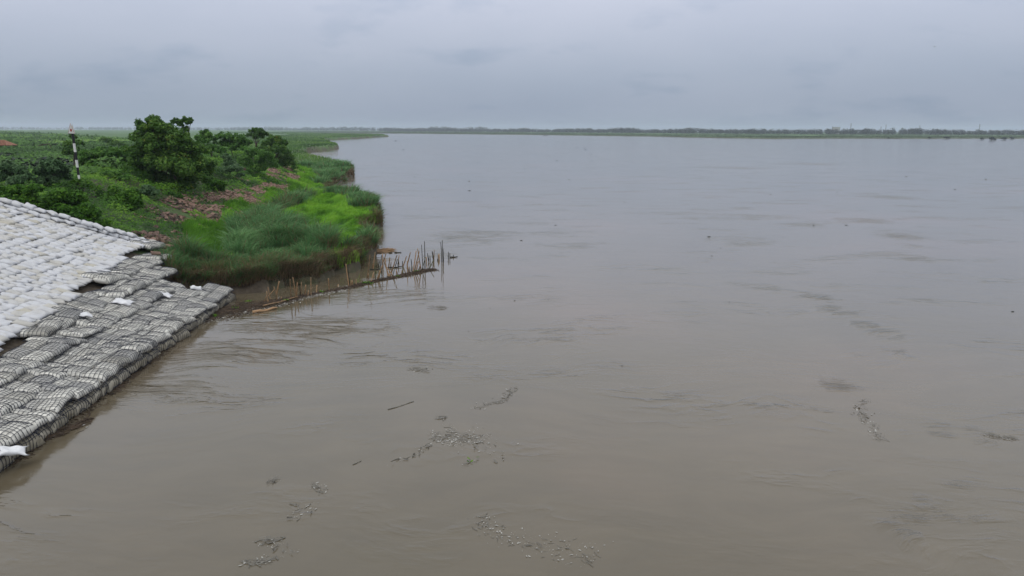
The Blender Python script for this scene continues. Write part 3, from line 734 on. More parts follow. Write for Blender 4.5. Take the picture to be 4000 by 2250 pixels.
shr = [
 ('big leafy mound of dark creeper overhanging the end of the white sandbags', (270, 905), [(190, 800, 62), (262, 785, 72), (330, 825, 58), (120, 775, 42), (300, 855, 50), (390, 880, 40), (240, 830, 50), (430, 915, 26)], 12000, .25, 'creeper_leaf', 48.6),
 ('dark bush above the brick slope left of the tallest tree', (470, 812), [(445, 760, 52), (500, 770, 50), (420, 790, 40), (480, 800, 45), (530, 800, 34)], 6000, .26, 'creeper_leaf', 60),
 ('pale leaved small bush at the foot of the tallest tree', (580, 782), [(575, 745, 32), (602, 755, 24), (555, 760, 24)], 2200, .24, 'pale_leaf'),
 ('large pale leaved bush right beside the striped marker post', (215, 730), [(200, 650, 44), (240, 660, 40), (170, 665, 38), (225, 690, 50), (180, 700, 40)], 5500, .30, 'pale_leaf'),
 ('low round dark bush on bricks under the tallest tree', (850, 752), [(835, 715, 34), (865, 722, 30), (815, 730, 24), (850, 738, 30)], 3200, .22, 'creeper_leaf'),
 ('pale young shrub between tallest tree and brick patch', (905, 700), [(885, 615, 22), (895, 640, 28), (918, 660, 30), (880, 665, 28), (940, 685, 18)], 3200, .26, 'pale_leaf'),
 ('broad shrub under the dense tree above the brick patch', (1010, 690), [(980, 600, 36), (1030, 612, 42), (960, 635, 40), (1010, 648, 44), (1060, 640, 36), (985, 665, 28)], 7000, .28, 'shrub_leaf'),
 ('dark shrub at the river end above the far bricks', (1130, 662), [(1110, 615, 36), (1085, 640, 36), (1135, 640, 26), (1150, 655, 16)], 3800, .28, 'tree_leaf'),
 ('dark wide thicket behind the striped marker post', (390, 665), [(350, 610, 36), (395, 600, 42), (440, 605, 38), (370, 640, 36), (425, 645, 34), (330, 640, 28)], 5500, .32, 'shrub_leaf'),
 ('dark round bush standing beyond the thicket on the plain', (430, 585), [(405, 545, 18), (425, 550, 20), (455, 560, 22), (480, 570, 22), (430, 570, 20)], 3000, .36, 'tree_leaf'),
 ('leafy shrub between thicket and tallest tree', (500, 660), [(480, 590, 30), (510, 610, 32), (490, 640, 30), (520, 660, 24)], 3200, .3, 'shrub_leaf'),
 ('long shrub bank linking the spreading tree and round tree', (915, 620), [(870, 535, 26), (905, 535, 26), (940, 545, 28), (890, 560, 32), (930, 575, 30), (960, 560, 26)], 5200, .36, 'shrub_leaf'),
 ('pale shrub beside bush at the top of the bag ridge', (45, 735), [(25, 650, 34), (60, 665, 36), (20, 690, 36), (70, 710, 40), (110, 690, 26)], 4600, .28, 'pale_leaf'),
 ('yellow green creeper bush over the top of the bag ridge', (70, 800), [(30, 745, 40), (85, 750, 42), (130, 740, 36), (50, 775, 32), (110, 775, 30)], 5200, .24, 'creeper_leaf', 47.6),
 ('bright low creeper heap below the marker post', (330, 760), [(300, 715, 24), (340, 725, 26), (375, 735, 24), (270, 735, 26)], 2600, .2, 'creeper_leaf'),
 ('yellowish low bush left of the tallest tree', (450, 705), [(420, 680, 24), (455, 680, 26), (485, 695, 22)], 2200, .22, 'shrub_leaf'),
 ('small green bush on the brick slope above the reeds', (690, 780), [(665, 758, 22), (700, 765, 20), (640, 768, 18)], 1600, .2, 'creeper_leaf'),
]
for k, (lab, bp, lob, n_, sz, mt, *yy) in enumerate(shr):
    pxplant('shrub', lab, 'shrub', bp, lob, n_, sz, mt, 50 + k, dY=0.8, Y=yy[0] if yy else None, trunk_r=.05, parts=('foliage', 'stem'))

# ---- creepers and weeds hugging the embankment (ground cover)
def scatter_band(n, y0, y1, u0, u1, r):
    y = np.exp(r.uniform(math.log(y0), math.log(y1), n)); u = r.uniform(u0, u1, n)
    return toe(y) - u, y, u
r = np.random.default_rng(21)
x, y, u = scatter_band(150000, 46.6, 260, -1.5, 24, r)
cov = fbm(x * 0.28, y * 0.16, 4)
bare = np.where(y < 66, np.where(u > 5.6, 0, .455), np.where(u < 4.3 + 1.2 * np.sin(y * .11), .535, .30))
bare = np.where((y < 50.2) & (u > 1.6) & (u < 5.2), .57, bare)
k = (cov > bare - 0.01 + r.normal(0, .025, len(x))) | (r.random(len(x)) < .03) | (fbm(x * 1.0 + 7, y * .6, 3) > .535)
k &= y > 46.0 + np.maximum(0, 16 - (X0(y) - x) / CT) / 9.2 * 3.6 + .55
x, y, u = x[k], y[k], u[k]
lump = fbm(x * .45 + 3, y * .3 + 8, 3)
z = heights(x, y) + r.uniform(0, 1, len(x)) * np.clip((lump - .33) * 3.2, 0.08, 1.2) * np.clip(u / 4, .35, 1)
N = unit(np.stack([0.3 + r.normal(0, .4, len(x)), r.normal(0, .4, len(x)) - .2, np.full(len(x), 1.0)], -1))
tint = np.clip(.50 + (fbm(x * .35, y * .25) - .47) * 2.4 + r.normal(0, .14, len(x)), 0, 1)
V, F, T = leaves(np.stack([x, y, z], -1), N, np.clip(y * .0036, .20, .7) * r.uniform(.6, 1.3, len(x)), r, .5, tint)
tag(ob('ground_cover', mkmesh('ground_cover', V, F, M['creeper_leaf'], T)), 'low green creepers and weeds covering the embankment slope', 'ground cover', kind='stuff')

# ---- grass blades
def blades(x, y, z, hgt, wid, lean, r, tint, seg=3, root=.16):
    n = len(x); az = r.uniform(0, 6.283, n); f = az + 0.0
    d = np.stack([np.cos(az), np.sin(az)], -1) * (r.uniform(.05, .32, n) * hgt)[:, None] + lean
    w = np.stack([-np.sin(f), np.cos(f)], -1)
    # half of the blades turn their flat side to the river
    t = np.linspace(0, 1, seg + 1)
    Vs = []
    for q, tt in enumerate(t):
        c = np.stack([x + d[:, 0] * tt ** 2.4, y + d[:, 1] * tt ** 2.4, z + hgt * (tt - .26 * tt ** 4)], -1)
        ww = wid * (1 - tt ** 2 * .92) * .5
        off = np.concatenate([w * ww[:, None], np.zeros((n, 1))], -1)
        Vs += [c - off, c + off]
    V = np.stack(Vs, 1); m = 2 * (seg + 1); i = np.arange(n)[:, None] * m
    Q = np.concatenate([i + [2 * q, 2 * q + 1, 2 * q + 3, 2 * q + 2] for q in range(seg)])
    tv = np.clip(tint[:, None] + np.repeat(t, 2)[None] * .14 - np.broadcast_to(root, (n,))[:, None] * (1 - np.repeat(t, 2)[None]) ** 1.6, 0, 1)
    return V.reshape(-1, 3), q2t(Q), tv.ravel()
def inpoly(x, y, px, z=1.0):
    pl = np.array([P(a, b, z)[:2] for a, b in px]); return sdist(x, y, pl)
r = np.random.default_rng(31)
lime1 = [(1090, 860), (1180, 915), (1290, 950), (1370, 960), (1440, 930), (1500, 890), (1490, 840), (1400, 800), (1330, 770), (1230, 745), (1190, 790), (1130, 820)]
lime2 = [(1140, 690), (1210, 690), (1250, 730), (1330, 770), (1290, 790), (1190, 770)]
lime3 = [(1290, 1000), (1400, 1035), (1480, 990), (1460, 930), (1330, 950)]
def berm_pts(n, ymin, ymax):
    y = np.exp(r.uniform(math.log(ymin), math.log(ymax), n)); a = r.uniform(-0.62, -0.10, n); x = a * y
    d = sdist(x, y, shore); ub = toe(y) - x
    k = (d > -0.05) & (ub < 0.9 + 0.8 * np.sin(y * .33))
    # behind the netted bags only mud
    k &= y > np.interp(-x, [17, 20.5, 21.5, 23, 24.7, 27], [45.4, 45.0, 46.2, 49.2, 52.0, 52.3])
    return x[k], y[k], d[k]
x, y, d = berm_pts(330000, 45.5, 190)
lz = np.maximum(np.maximum(inpoly(x, y, lime1), inpoly(x, y, lime2)), inpoly(x, y, lime3))
ubx = toe(y) - x
islime = (lz + (fbm(x * .5, y * .4, 3) - .45) * 5 > 0) | ((ubx > -1.6 - 1.2 * vnoise(y * .3, y * 0)) & (y > 52))
k = ~islime
# reeds grow in tufts: pick tuft centres, then fan the blades out of each
sel = np.where(k)[0]; ntuft = 1350
w_ = 1.0 / y[sel] ** 0.4; cen = r.choice(sel, ntuft, p=w_ / w_.sum())
tx, ty, td = x[cen], y[cen], d[cen]
cl = fbm(tx * .28 + 2, ty * .22, 3)
tall = r.random(ntuft) < np.clip(.25 + (cl - .35) * 2.5, .15, .8)
th_ = np.where(tall, r.uniform(1.5, 2.2, ntuft), r.uniform(.7, 1.2, ntuft)) * np.clip(.55 + (cl - .3) * 2.2, .5, 1.3) * np.where(td < 1.2, .8, 1)
tt_ = (fbm(tx * .2 + 40, ty * .16, 3) - .47) * 1.1 + r.normal(0, .12, ntuft) + np.where(tall, .06, -.10)
mb = 88; ti = np.repeat(np.arange(ntuft), mb)
oa = r.uniform(0, 6.283, len(ti)); orad = np.sqrt(r.random(len(ti))) * np.clip(ty[ti] * .009, .5, 1.0)
xr = tx[ti] + np.cos(oa) * orad; yr = ty[ti] + np.sin(oa) * orad
kk = sdist(xr, yr, shore) > -.05; ti, oa, orad, xr, yr = ti[kk], oa[kk], orad[kk], xr[kk], yr[kk]
dr = td[ti]
z = heights(xr, yr)
hg = th_[ti] * r.uniform(.55, 1.1, len(ti)) * np.where(r.random(len(ti)) < .05, 1.3, 1)
fan = (orad / np.clip(ty[ti] * .009, .5, 1.0)) * np.where(tall[ti], .6, .45)
lean = np.stack([np.cos(oa) * fan + .13, np.sin(oa) * fan - .08], -1) * hg[:, None]
lean[:, 0] += np.where(dr < 2, .15, 0); lean[:, 1] -= np.where(yr < 49, .2, 0)
tint = np.clip(np.clip(.58 + tt_[ti], .30, 1) + r.normal(0, .13, len(ti)) - (r.random(len(ti)) < .09) * .5, 0.02, 1)
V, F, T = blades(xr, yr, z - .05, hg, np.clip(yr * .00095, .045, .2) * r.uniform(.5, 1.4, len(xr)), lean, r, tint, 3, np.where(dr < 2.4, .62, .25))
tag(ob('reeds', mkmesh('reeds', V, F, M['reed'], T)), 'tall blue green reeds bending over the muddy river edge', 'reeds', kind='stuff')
print('reeds', len(xr))
k = islime
xl, yl, dl = x[k], y[k], d[k]
xl = np.concatenate([xl, xl + r.normal(0, .25, len(xl))]); yl = np.concatenate([yl, yl + r.normal(0, .3, len(yl))])
kk = sdist(xl, yl, shore) > -0.1; xl, yl = xl[kk], yl[kk]
z = heights(xl, yl); lump = fbm(xl * .8, yl * .5, 3)
hg = r.uniform(.4, .95, len(xl)) * np.clip((lump - .2) * 3.2, .35, 1.5)
lean = np.stack([np.full(len(xl), .2), np.full(len(xl), -.15)], -1) * hg[:, None]
tint = np.clip(.50 + .25 * (np.maximum(np.maximum(inpoly(xl, yl, lime1), inpoly(xl, yl, lime2)), inpoly(xl, yl, lime3)) > 0) - .2 + (fbm(xl * .45 + 60, yl * .3, 3) - .46) * 2.6 + r.normal(0, .14, len(xl)), 0, 1)
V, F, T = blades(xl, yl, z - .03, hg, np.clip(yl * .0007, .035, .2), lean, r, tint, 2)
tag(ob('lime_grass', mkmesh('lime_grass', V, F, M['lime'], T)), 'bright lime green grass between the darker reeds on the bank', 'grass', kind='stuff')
print('lime', len(xl))
# dry stalks hanging over the cut bank
x, y, d = berm_pts(520000, 45.5, 190)
k = (d < np.where(y < 62, 1.15, .7)) & (fbm(x * .9, y * .9, 2) > .24); x, y, d = x[k], y[k], d[k]
hg = r.uniform(.5, 1.35, len(x)); lean = np.stack([r.normal(.3, .35, len(x)), r.normal(-.5, .35, len(x))], -1) * hg[:, None]
V, F, T = blades(x, y, heights(x, y) - .12, hg, np.clip(y * .0006, .03, .15), lean, r, np.clip(.5 + r.normal(0, .25, len(x)), 0, 1), 2)
tag(ob('dry_stalks', mkmesh('dry_stalks', V, F, M['dry'], T)), 'dry brown reed stalks hanging over the cut mud bank', 'reed stalks', kind='stuff')
print('dry', len(x))

# ---- flood plain: grass tufts and scrub
n = 52000
ang = r.uniform(-1.05, -0.10, n); rr = np.exp(r.uniform(math.log(75), math.log(4500), n))
x, y = rr * np.sin(ang), rr * np.cos(ang)
d = sdist(x, y, shore); ub = toe(y) - x
k = (d > .5) & ((ub > 14) | (y > 185)) & (ub > 2)
x, y, rr, d = x[k], y[k], rr[k], d[k]
tuft = fbm(x * .03, y * .02, 4)
m_ = 5
C = np.repeat(np.stack([x, y, heights(x, y)], -1), m_, 0); R_ = np.repeat(rr, m_); tf = np.repeat(tuft, m_)
C[:, :2] += r.normal(0, 1, (len(C), 2)) * np.clip(R_ * .006, .4, 9)[:, None]
C[:, 2] = heights(C[:, 0], C[:, 1]) + r.uniform(0.05, 1.0, len(C)) * np.where(tf > .52, 1.5, .6)
N = unit(np.stack([r.normal(0, .6, len(C)), r.normal(0, .6, len(C)) - .5, np.ones(len(C))], -1))
tint = np.clip(.5 - (tf - .47) * 3.0 + r.normal(0, .15, len(C)), 0, 1)
V, F, T = leaves(C, N, np.clip(R_ * .0055, .3, 7) * r.uniform(.5, 1.2, len(C)), r, .5, tint)
tag(ob('plain_grass', mkmesh('plain_grass', V, F, M['plain_grass'], T)), 'rough green grass and low scrub of the flood plain', 'grass', kind='stuff')
# darker scrub bands
sc = []
for q in range(5200):
    a = r.uniform(-1.0, -.14); R1 = math.exp(r.uniform(math.log(140), math.log(5200)))
    xx, yy = R1 * math.sin(a), R1 * math.cos(a)
    if fbm(np.array([xx * .012]), np.array([yy * .035]), 3)[0] > .45 or R1 > 1500: sc.append((xx, yy, R1))
sc = np.array(sc); dsc = sdist(sc[:, 0], sc[:, 1], shore); ubs = toe(sc[:, 1]) - sc[:, 0]
sc = sc[(dsc > 3) & (ubs > 17)]
m_ = 26
C = np.repeat(np.stack([sc[:, 0], sc[:, 1], heights(sc[:, 0], sc[:, 1])], -1), m_, 0); R_ = np.repeat(sc[:, 2], m_)
sz = np.repeat(r.uniform(.6, 1.5, len(sc)) * np.clip(sc[:, 2] / 1200, 1, 3.2), m_)
dd_ = unit(r.normal(0, 1, C.shape)); dd_[:, 2] = np.abs(dd_[:, 2])
C += dd_ * np.stack([sz * 2.2, sz * 1.2, sz], -1)
V, F, T = leaves(C, unit(dd_ + [0, 0, .5]), sz * r.uniform(.6, 1.1, len(C)), r, .7, np.clip(.4 + r.normal(0, .2, len(C)), 0, 1))
tag(ob('plain_scrub', mkmesh('plain_scrub', V, F, M['far_leaf'], T)), 'dark scrub dotting the flood plain towards the horizon', 'scrub', kind='stuff')
# grass along the far headlands (cut bank edges)
n = 60000
rr = np.exp(r.uniform(math.log(190), math.log(2400), n)); ang = r.uniform(-.36, -.10, n)
x, y = rr * np.sin(ang), rr * np.cos(ang); d = sdist(x, y, shore)
k = (d > 0) & (d < rr * .12); x, y, rr = x[k], y[k], rr[k]
V, F, T = blades(x, y, heights(x, y) - .1, r.uniform(.6, 1.3, len(x)), np.clip(rr * .0008, .1, 1.2), np.zeros((len(x), 2)), r, np.clip(.5 + (fbm(x * .05, y * .03) - .47) * 2 + r.normal(0, .12, len(x)), 0, 1), 2)
tag(ob('headland_grass', mkmesh('headland_grass', V, F, M['plain_grass'], T)), 'green grass on the distant headlands of the left shore', 'grass', kind='stuff')

# ---- far bank scrub and tree line
n = 16000
px_ = r.uniform(-250, 4700, n); X_ = r.uniform(-2600, 900, n)
Yd = np.where(r.random(n) < .5, r.uniform(2, 120, n), r.uniform(2, 560, n))
xw = r.uniform(fbw[0, 0], 1500, n); yw = fbank_y(xw) + (fbm(xw * .02, xw * 0 + 3, 5) - .45) * 90 + Yd
fl = np.clip((fbm(xw * .006 + 9, yw * .012, 4) - .56) * 12, 0, 1) * np.clip((Yd - 20) / 60, 0, 1) * (Yd < 420) * (xw > 200)
k = fl < .05; xw, yw, Yd = xw[k], yw[k], Yd[k]
zb = np.minimum(.5 + Yd * .12, 1 + 2 * np.clip(Yd / 500, 0, 1))
m_ = 4; C = np.repeat(np.stack([xw, yw, zb], -1), m_, 0); C += r.normal(0, 1, C.shape) * (3.0, 2.0, .0); C[:, 2] += r.uniform(.1, 1.5, len(C))
N = unit(np.stack([r.normal(0, .6, len(C)), r.normal(0, .5, len(C)) - .6, np.ones(len(C))], -1))
V, F, T = leaves(C, N, r.uniform(1.0, 2.6, len(C)), r, .55, np.clip(.5 + r.normal(0, .25, len(C)), 0, 1))
tag(ob('far_bank_scrub', mkmesh('far_bank_scrub', V, F, M['far_scrub'], T)), 'green scrub along the low bank across the river', 'scrub', kind='stuff')
def treeline(name, label, pts, dens, hmean, wdt, seed, mleaf=46):
    r = np.random.default_rng(seed); pts = np.array(pts, float)
    seg = np.linalg.norm(np.diff(pts[:, :2], axis=0), axis=1); L = seg.sum(); n = int(L * dens)
    t = np.sort(r.uniform(0, L, n)); cs = np.concatenate([[0], np.cumsum(seg)])
    x = np.interp(t, cs, pts[:, 0]); y = np.interp(t, cs, pts[:, 1]) + r.uniform(0, wdt, n)
    h = hmean * (.5 + .8 * fbm(t * .012, t * 0 + seed, 4)) * r.uniform(.75, 1.3, n)
    C = np.repeat(np.stack([x, y, np.full(n, 2.6)], -1), mleaf, 0); H = np.repeat(h, mleaf)
    d = unit(r.normal(0, 1, C.shape))
    C += d * np.stack([H * .55, H * .55, H * .50], -1) * r.uniform(.6, 1.05, (len(C), 1)); C[:, 2] += H * .47
    V, F, T = leaves(C, unit(d + [0, 0, .4]), H * .24 * r.uniform(.6, 1.2, len(C)), r, .75, np.clip(.45 + r.normal(0, .2, len(C)), 0, 1))
    tag(ob(name, mkmesh(name, V, F, M['far_leaf'], T)), label, 'trees', kind='stuff')
treeline('far_tree_line', 'hazy line of trees beyond the river on the right', [PY(1480, 505, 3300), PY(2100, 505, 2700), PY(2600, 505, 2150), PY(3100, 505, 1800), PY(3600, 505, 1720), PY(4600, 505, 1700)], .55, 14.5, 220, 3)
treeline('distant_tree_line', 'faint blue tree line on the horizon of the flood plain', [PY(-900, 500, 5200), PY(300, 500, 5600), PY(900, 500, 5000), PY(1500, 500, 3900), PY(1900, 505, 3600)], .22, 21, 500, 4, 30)
# bushes standing in the shallows of the far bank
for k, (a, b, w) in enumerate([(3697, 543, 9), (3834, 546, 7), (3873, 548, 11), (3920, 546, 9), (3950, 544, 8), (3630, 542, 6), (3470, 542, 5)]):
    c = P(a, b); rm = w * c[1] / FPX
    plant('flooded_bush', 'small dark bush standing in the shallows off the far bank', 'bush', (c[0], c[1], 0), [((c[0], c[1], rm * .6), (rm * 1.2, rm, rm * .7)), ((c[0] + rm * .6, c[1], rm * .4), (rm * .7, rm, rm * .5))], 220, rm * .5, 'far_leaf', 400 + k, 'bushes flooded off the far bank', .15, parts=('foliage', 'stem'))

# ================================================================== bamboo stakes and driftwood
c1 = lambda x, y: (1000 + x / 6.44, 1040 + y / 6.44)
c2 = lambda x, y: (1400 + x / 6.44, 920 + y / 6.44)
st = []
for q in [(300, 930, 270, 625, 't'), (322, 930, 305, 850, 't'), (365, 860, 300, 520, 't'), (320, 745, 465, 580, 'x'), (215, 890, 265, 740, 'x'), (540, 850, 450, 510, 't'), (520, 700, 585, 380, 't'), (880, 820, 858, 320, 't'),
          (1005, 790, 925, 275, 'k'), (1020, 780, 1040, 410, 't'), (1120, 740, 1095, 490, 'd'), (1135, 720, 1140, 400, 't'), (1230, 730, 1255, 470, 't'), (1305, 740, 1320, 600, 't'), (1385, 730, 1380, 280, 't'), (1520, 670, 1535, 470, 't'),
          (1845, 610, 1820, 305, 't'), (2340, 490, 2262, -60, 't'), (2358, 490, 2310, 30, 'd'), (2385, 490, 2380, 350, 't'), (2420, 480, 2415, 355, 't'), (2475, 480, 2475, 430, 'd'), (2520, 470, 2520, 320, 't'), (640, 810, 635, 770, 't'), (2065, 500, 2070, 455, 't')]:
    st.append((c1(q[0], q[1]), c1(q[2], q[3]), q[4], 0))
for q in [(215, 1110, 295, 480, 't'), (265, 1120, 250, 960, 't'), (100, 1200, 100, 1120, 't'), (320, 1170, 385, 930, 't'), (390, 1120, 365, 960, 't'), (430, 1120, 425, 710, 'g'), (470, 1120, 545, 880, 't'), (500, 1110, 600, 750, 't'), (595, 1060, 590, 680, 'd'),
          (745, 1020, 675, 590, 't'), (760, 1010, 690, 770, 't'), (840, 970, 720, 800, 't'), (775, 1010, 790, 950, 't'), (830, 950, 970, 490, 't'), (870, 1000, 910, 820, 'g'), (970, 990, 955, 880, 't'), (1090, 960, 1100, 870, 't'), (1120, 940, 1125, 790, 'g'), (1120, 780, 1210, 520, 't'),
          (1235, 930, 1230, 640, 't'), (1225, 740, 1310, 420, 't'), (1265, 920, 1255, 810, 't'), (1300, 900, 1285, 780, 't'), (1345, 900, 1355, 780, 'g'), (1375, 910, 1455, 385, 't'), (1410, 900, 1530, 395, 't'), (1455, 890, 1515, 635, 't'), (1520, 890, 1550, 750, 't'), (1580, 880, 1490, 325, 't'),
          (1630, 880, 1590, 230, 'd'), (1600, 880, 1690, 540, 'g'), (1675, 840, 1663, 145, 'd'), (1785, 835, 1900, 600, 'g')]:
    st.append((c2(q[0], q[1]), c2(q[2], q[3]), q[4], 1))
for q in [(375, 850, 425, 410, 't'), (365, 830, 360, 720, 't'), (450, 800, 480, 705, 'd'), (490, 850, 535, 640, 'd'), (550, 800, 585, 490, 'd'), (620, 790, 605, 460, 't'), (640, 640, 700, 440, 't'), (760, 800, 790, 545, 'k'), (810, 790, 825, 660, 't'), (930, 770, 985, 590, 'd'), (1000, 770, 1008, 600, 'b'), (1005, 620, 1025, 490, 't'),
          (1110, 760, 1110, 640, 'd'), (1340, 740, 1325, 595, 'd'), (1710, 670, 1710, 535, 't'), (1770, 660, 1735, 440, 'd'), (1775, 650, 1775, 495, 'd'), (1810, 660, 1805, 515, 'd'), (1890, 640, 1855, 395, 'b'), (1900, 650, 1908, 360, 't'), (2010, 630, 2005, 475, 't'), (2040, 605, 2025, 455, 't'), (1990, 635, 1990, 580, 'd'),
          (2095, 660, 2070, 160, 'd'), (2130, 680, 2112, 120, 'd'), (2135, 640, 2125, 330, 'b'), (2265, 590, 2263, 410, 'd'), (2300, 590, 2300, 440, 'd'), (2390, 545, 2390, 485, 'd')]:
    st.append((c2(q[0], q[1]), c2(q[2], q[3]), q[4], 2))
STK = {'t': ('bamboo', .043), 'x': ('bamboo', .026), 'k': ('bamboo', .05), 'd': ('bamboo_dark', .034), 'g': ('bamboo_green', .036), 'b': ('bamboo_dark', .055)}
LAB = {0: ('tan bamboo stake stuck in the muddy debris band below the reeds', 'bamboo stakes by the mud band'),
       1: ('tan bamboo stake rising from the floating debris line', 'bamboo stakes along the debris line'),
       2: ('short bamboo stake standing in open water behind the debris line', 'bamboo stakes in open water')}
LABD = {0: ('dark weathered stake in the muddy debris band', 'dark stakes by the mud band'),
        1: ('dark or greenish stake rising from the floating debris line', 'dark stakes along the debris line'),
        2: ('dark wet stake standing in open water behind the debris line', 'dark stakes in open water')}
def stake(b, t, kind, grp, k):
    base = P(*b, 0.0); top = PY(t[0], t[1], base[1] + random.uniform(-.25, .25))
    mt, rad = STK[kind]; rad *= random.uniform(.85, 1.15)
    v = top - base; L = np.linalg.norm(v); u = v / L
    n = max(3, int(L / .16)); tt = np.linspace(-0.5 / L, 1, n * 2)
    bend = np.cross(u, [0, 1, 0]) * random.uniform(-.014, .014) * L
    pts = base + v * tt[:, None] + bend * (np.sin(np.clip(tt, 0, 1) * math.pi))[:, None] + (0, 0, 0)
    rr = rad * (1.05 - .35 * np.clip(tt, 0, 1)); rr[1::2] *= .86
    e = empty('bamboo_stake', base)
    V, F = tube(pts - base, rr, 7)
    ob('cane', mkmesh('cane', V, F, M[mt], None, None, True), e)
    if k % 2 == 0 and L > .5:                          # cut side shoot stubs at a joint
        j = pts[len(pts) // 2] - base; g = Geo(); sgn = 1 if k % 4 else -1
        g.add(*tube([j, j + (.06 * sgn, -.03, .07), j + (.13 * sgn, -.05, .16)], [rad * .4, rad * .32, rad * .2], 5))
        ob('shoot_stub', g.mesh('shoot_stub', [M[mt]]), e)
    dk = kind in 'dgb'
    lab, gp = (LABD if dk else LAB)[grp]
    if grp == 1 and b == c2(1675, 840): lab, gp = 'tallest straight black stake at the river end of the debris line', None
    elif grp == 1 and b == c2(1630, 880): lab, gp = 'second tallest black stake leaning beside the tallest one', None
    elif grp == 0 and t == c1(2262, -60): lab, gp = 'long tan bamboo stake crossing a dark one where debris meets mud', None
    elif grp == 0 and t == c1(2310, 30): lab, gp = 'long dark stake standing against a tan one near the reeds', None
    tag(e, lab, 'stake', gp)
for k, s_ in enumerate(st): stake(*s_, k)

def lying(name, a, b, rad, mat, label, z=0.03, cat='pole', kx=.04):
    A = P(*a, z); B = P(*b, z); n = 12; t = np.linspace(0, 1, n)[:, None]
    pts = A + (B - A) * t; L = np.linalg.norm(B - A)
    pts += np.stack([np.sin(t[:, 0] * 5) * kx * L * .3, np.cos(t[:, 0] * 7) * kx * L * .3, np.sin(t[:, 0] * 9) * rad * .3], -1)
    r_ = rad * (1 - .4 * t[:, 0]); r_[::3] *= 1.18
    e = empty(name, A)
    V, F = tube(pts - A, r_, 7); ob('shaft', mkmesh('shaft', V, F, M[mat], None, None, True), e)
    m = (A + B) / 2 - A + (0, 0, rad * .5)
    V, F = tube([m, m + (.02 * L, .03 * L, .03)], [rad * .5, rad * .25], 5); ob('side_twig', mkmesh('side_twig', V, F, M[mat]), e)
    tag(e, label, cat)
lying('drift_log', c1(-80, 1165), c1(530, 1050), .09, 'bamboo', 'peeled orange log afloat along the edge of the mud band', .05, 'log')
lying('drift_log', c1(180, 1000), c1(1060, 770), .045, 'bamboo', 'long grey bamboo lying along the debris below the stakes', .10, 'log')
lying('drift_pole', c2(740, 812), c2(1115, 780), .05, 'bamboo_dark', 'dark horizontal pole caught between stakes in open water', .05)
lying('drift_pole', c2(285, 860), c2(560, 845), .05, 'bamboo_dark', 'dark short pole floating by the reeds behind the stakes', .04)
lying('drift_pole', c2(2310, 548), c2(2500, 535), .05, 'bamboo_dark', 'dark mossy pole floating beyond the last stakes', .04)
lying('drift_pole', c2(770, 436), c2(850, 436), .05, 'bamboo_dark', 'short dark drift pole off the tip of the reeds', .03)
lying('drift_pole', c2(905, 430), c2(1085, 424), .045, 'bamboo_dark', 'long thin drift pole off the tip of the reeds', .03)
lying('floating_stick', (1515, 1600), (1618, 1568), .017, 'flotsam', 'thin bent stick afloat alone in open water', .01, 'stick')
lying('floating_stick', (1046, 2125), (1116, 2100), .018, 'flotsam', 'straight stick afloat beside foam flecks', .01, 'stick')
lying('floating_stick', (1378, 1815), (1412, 1800), .014, 'flotsam', 'short stick afloat between foam trail and leaves', .01, 'stick')

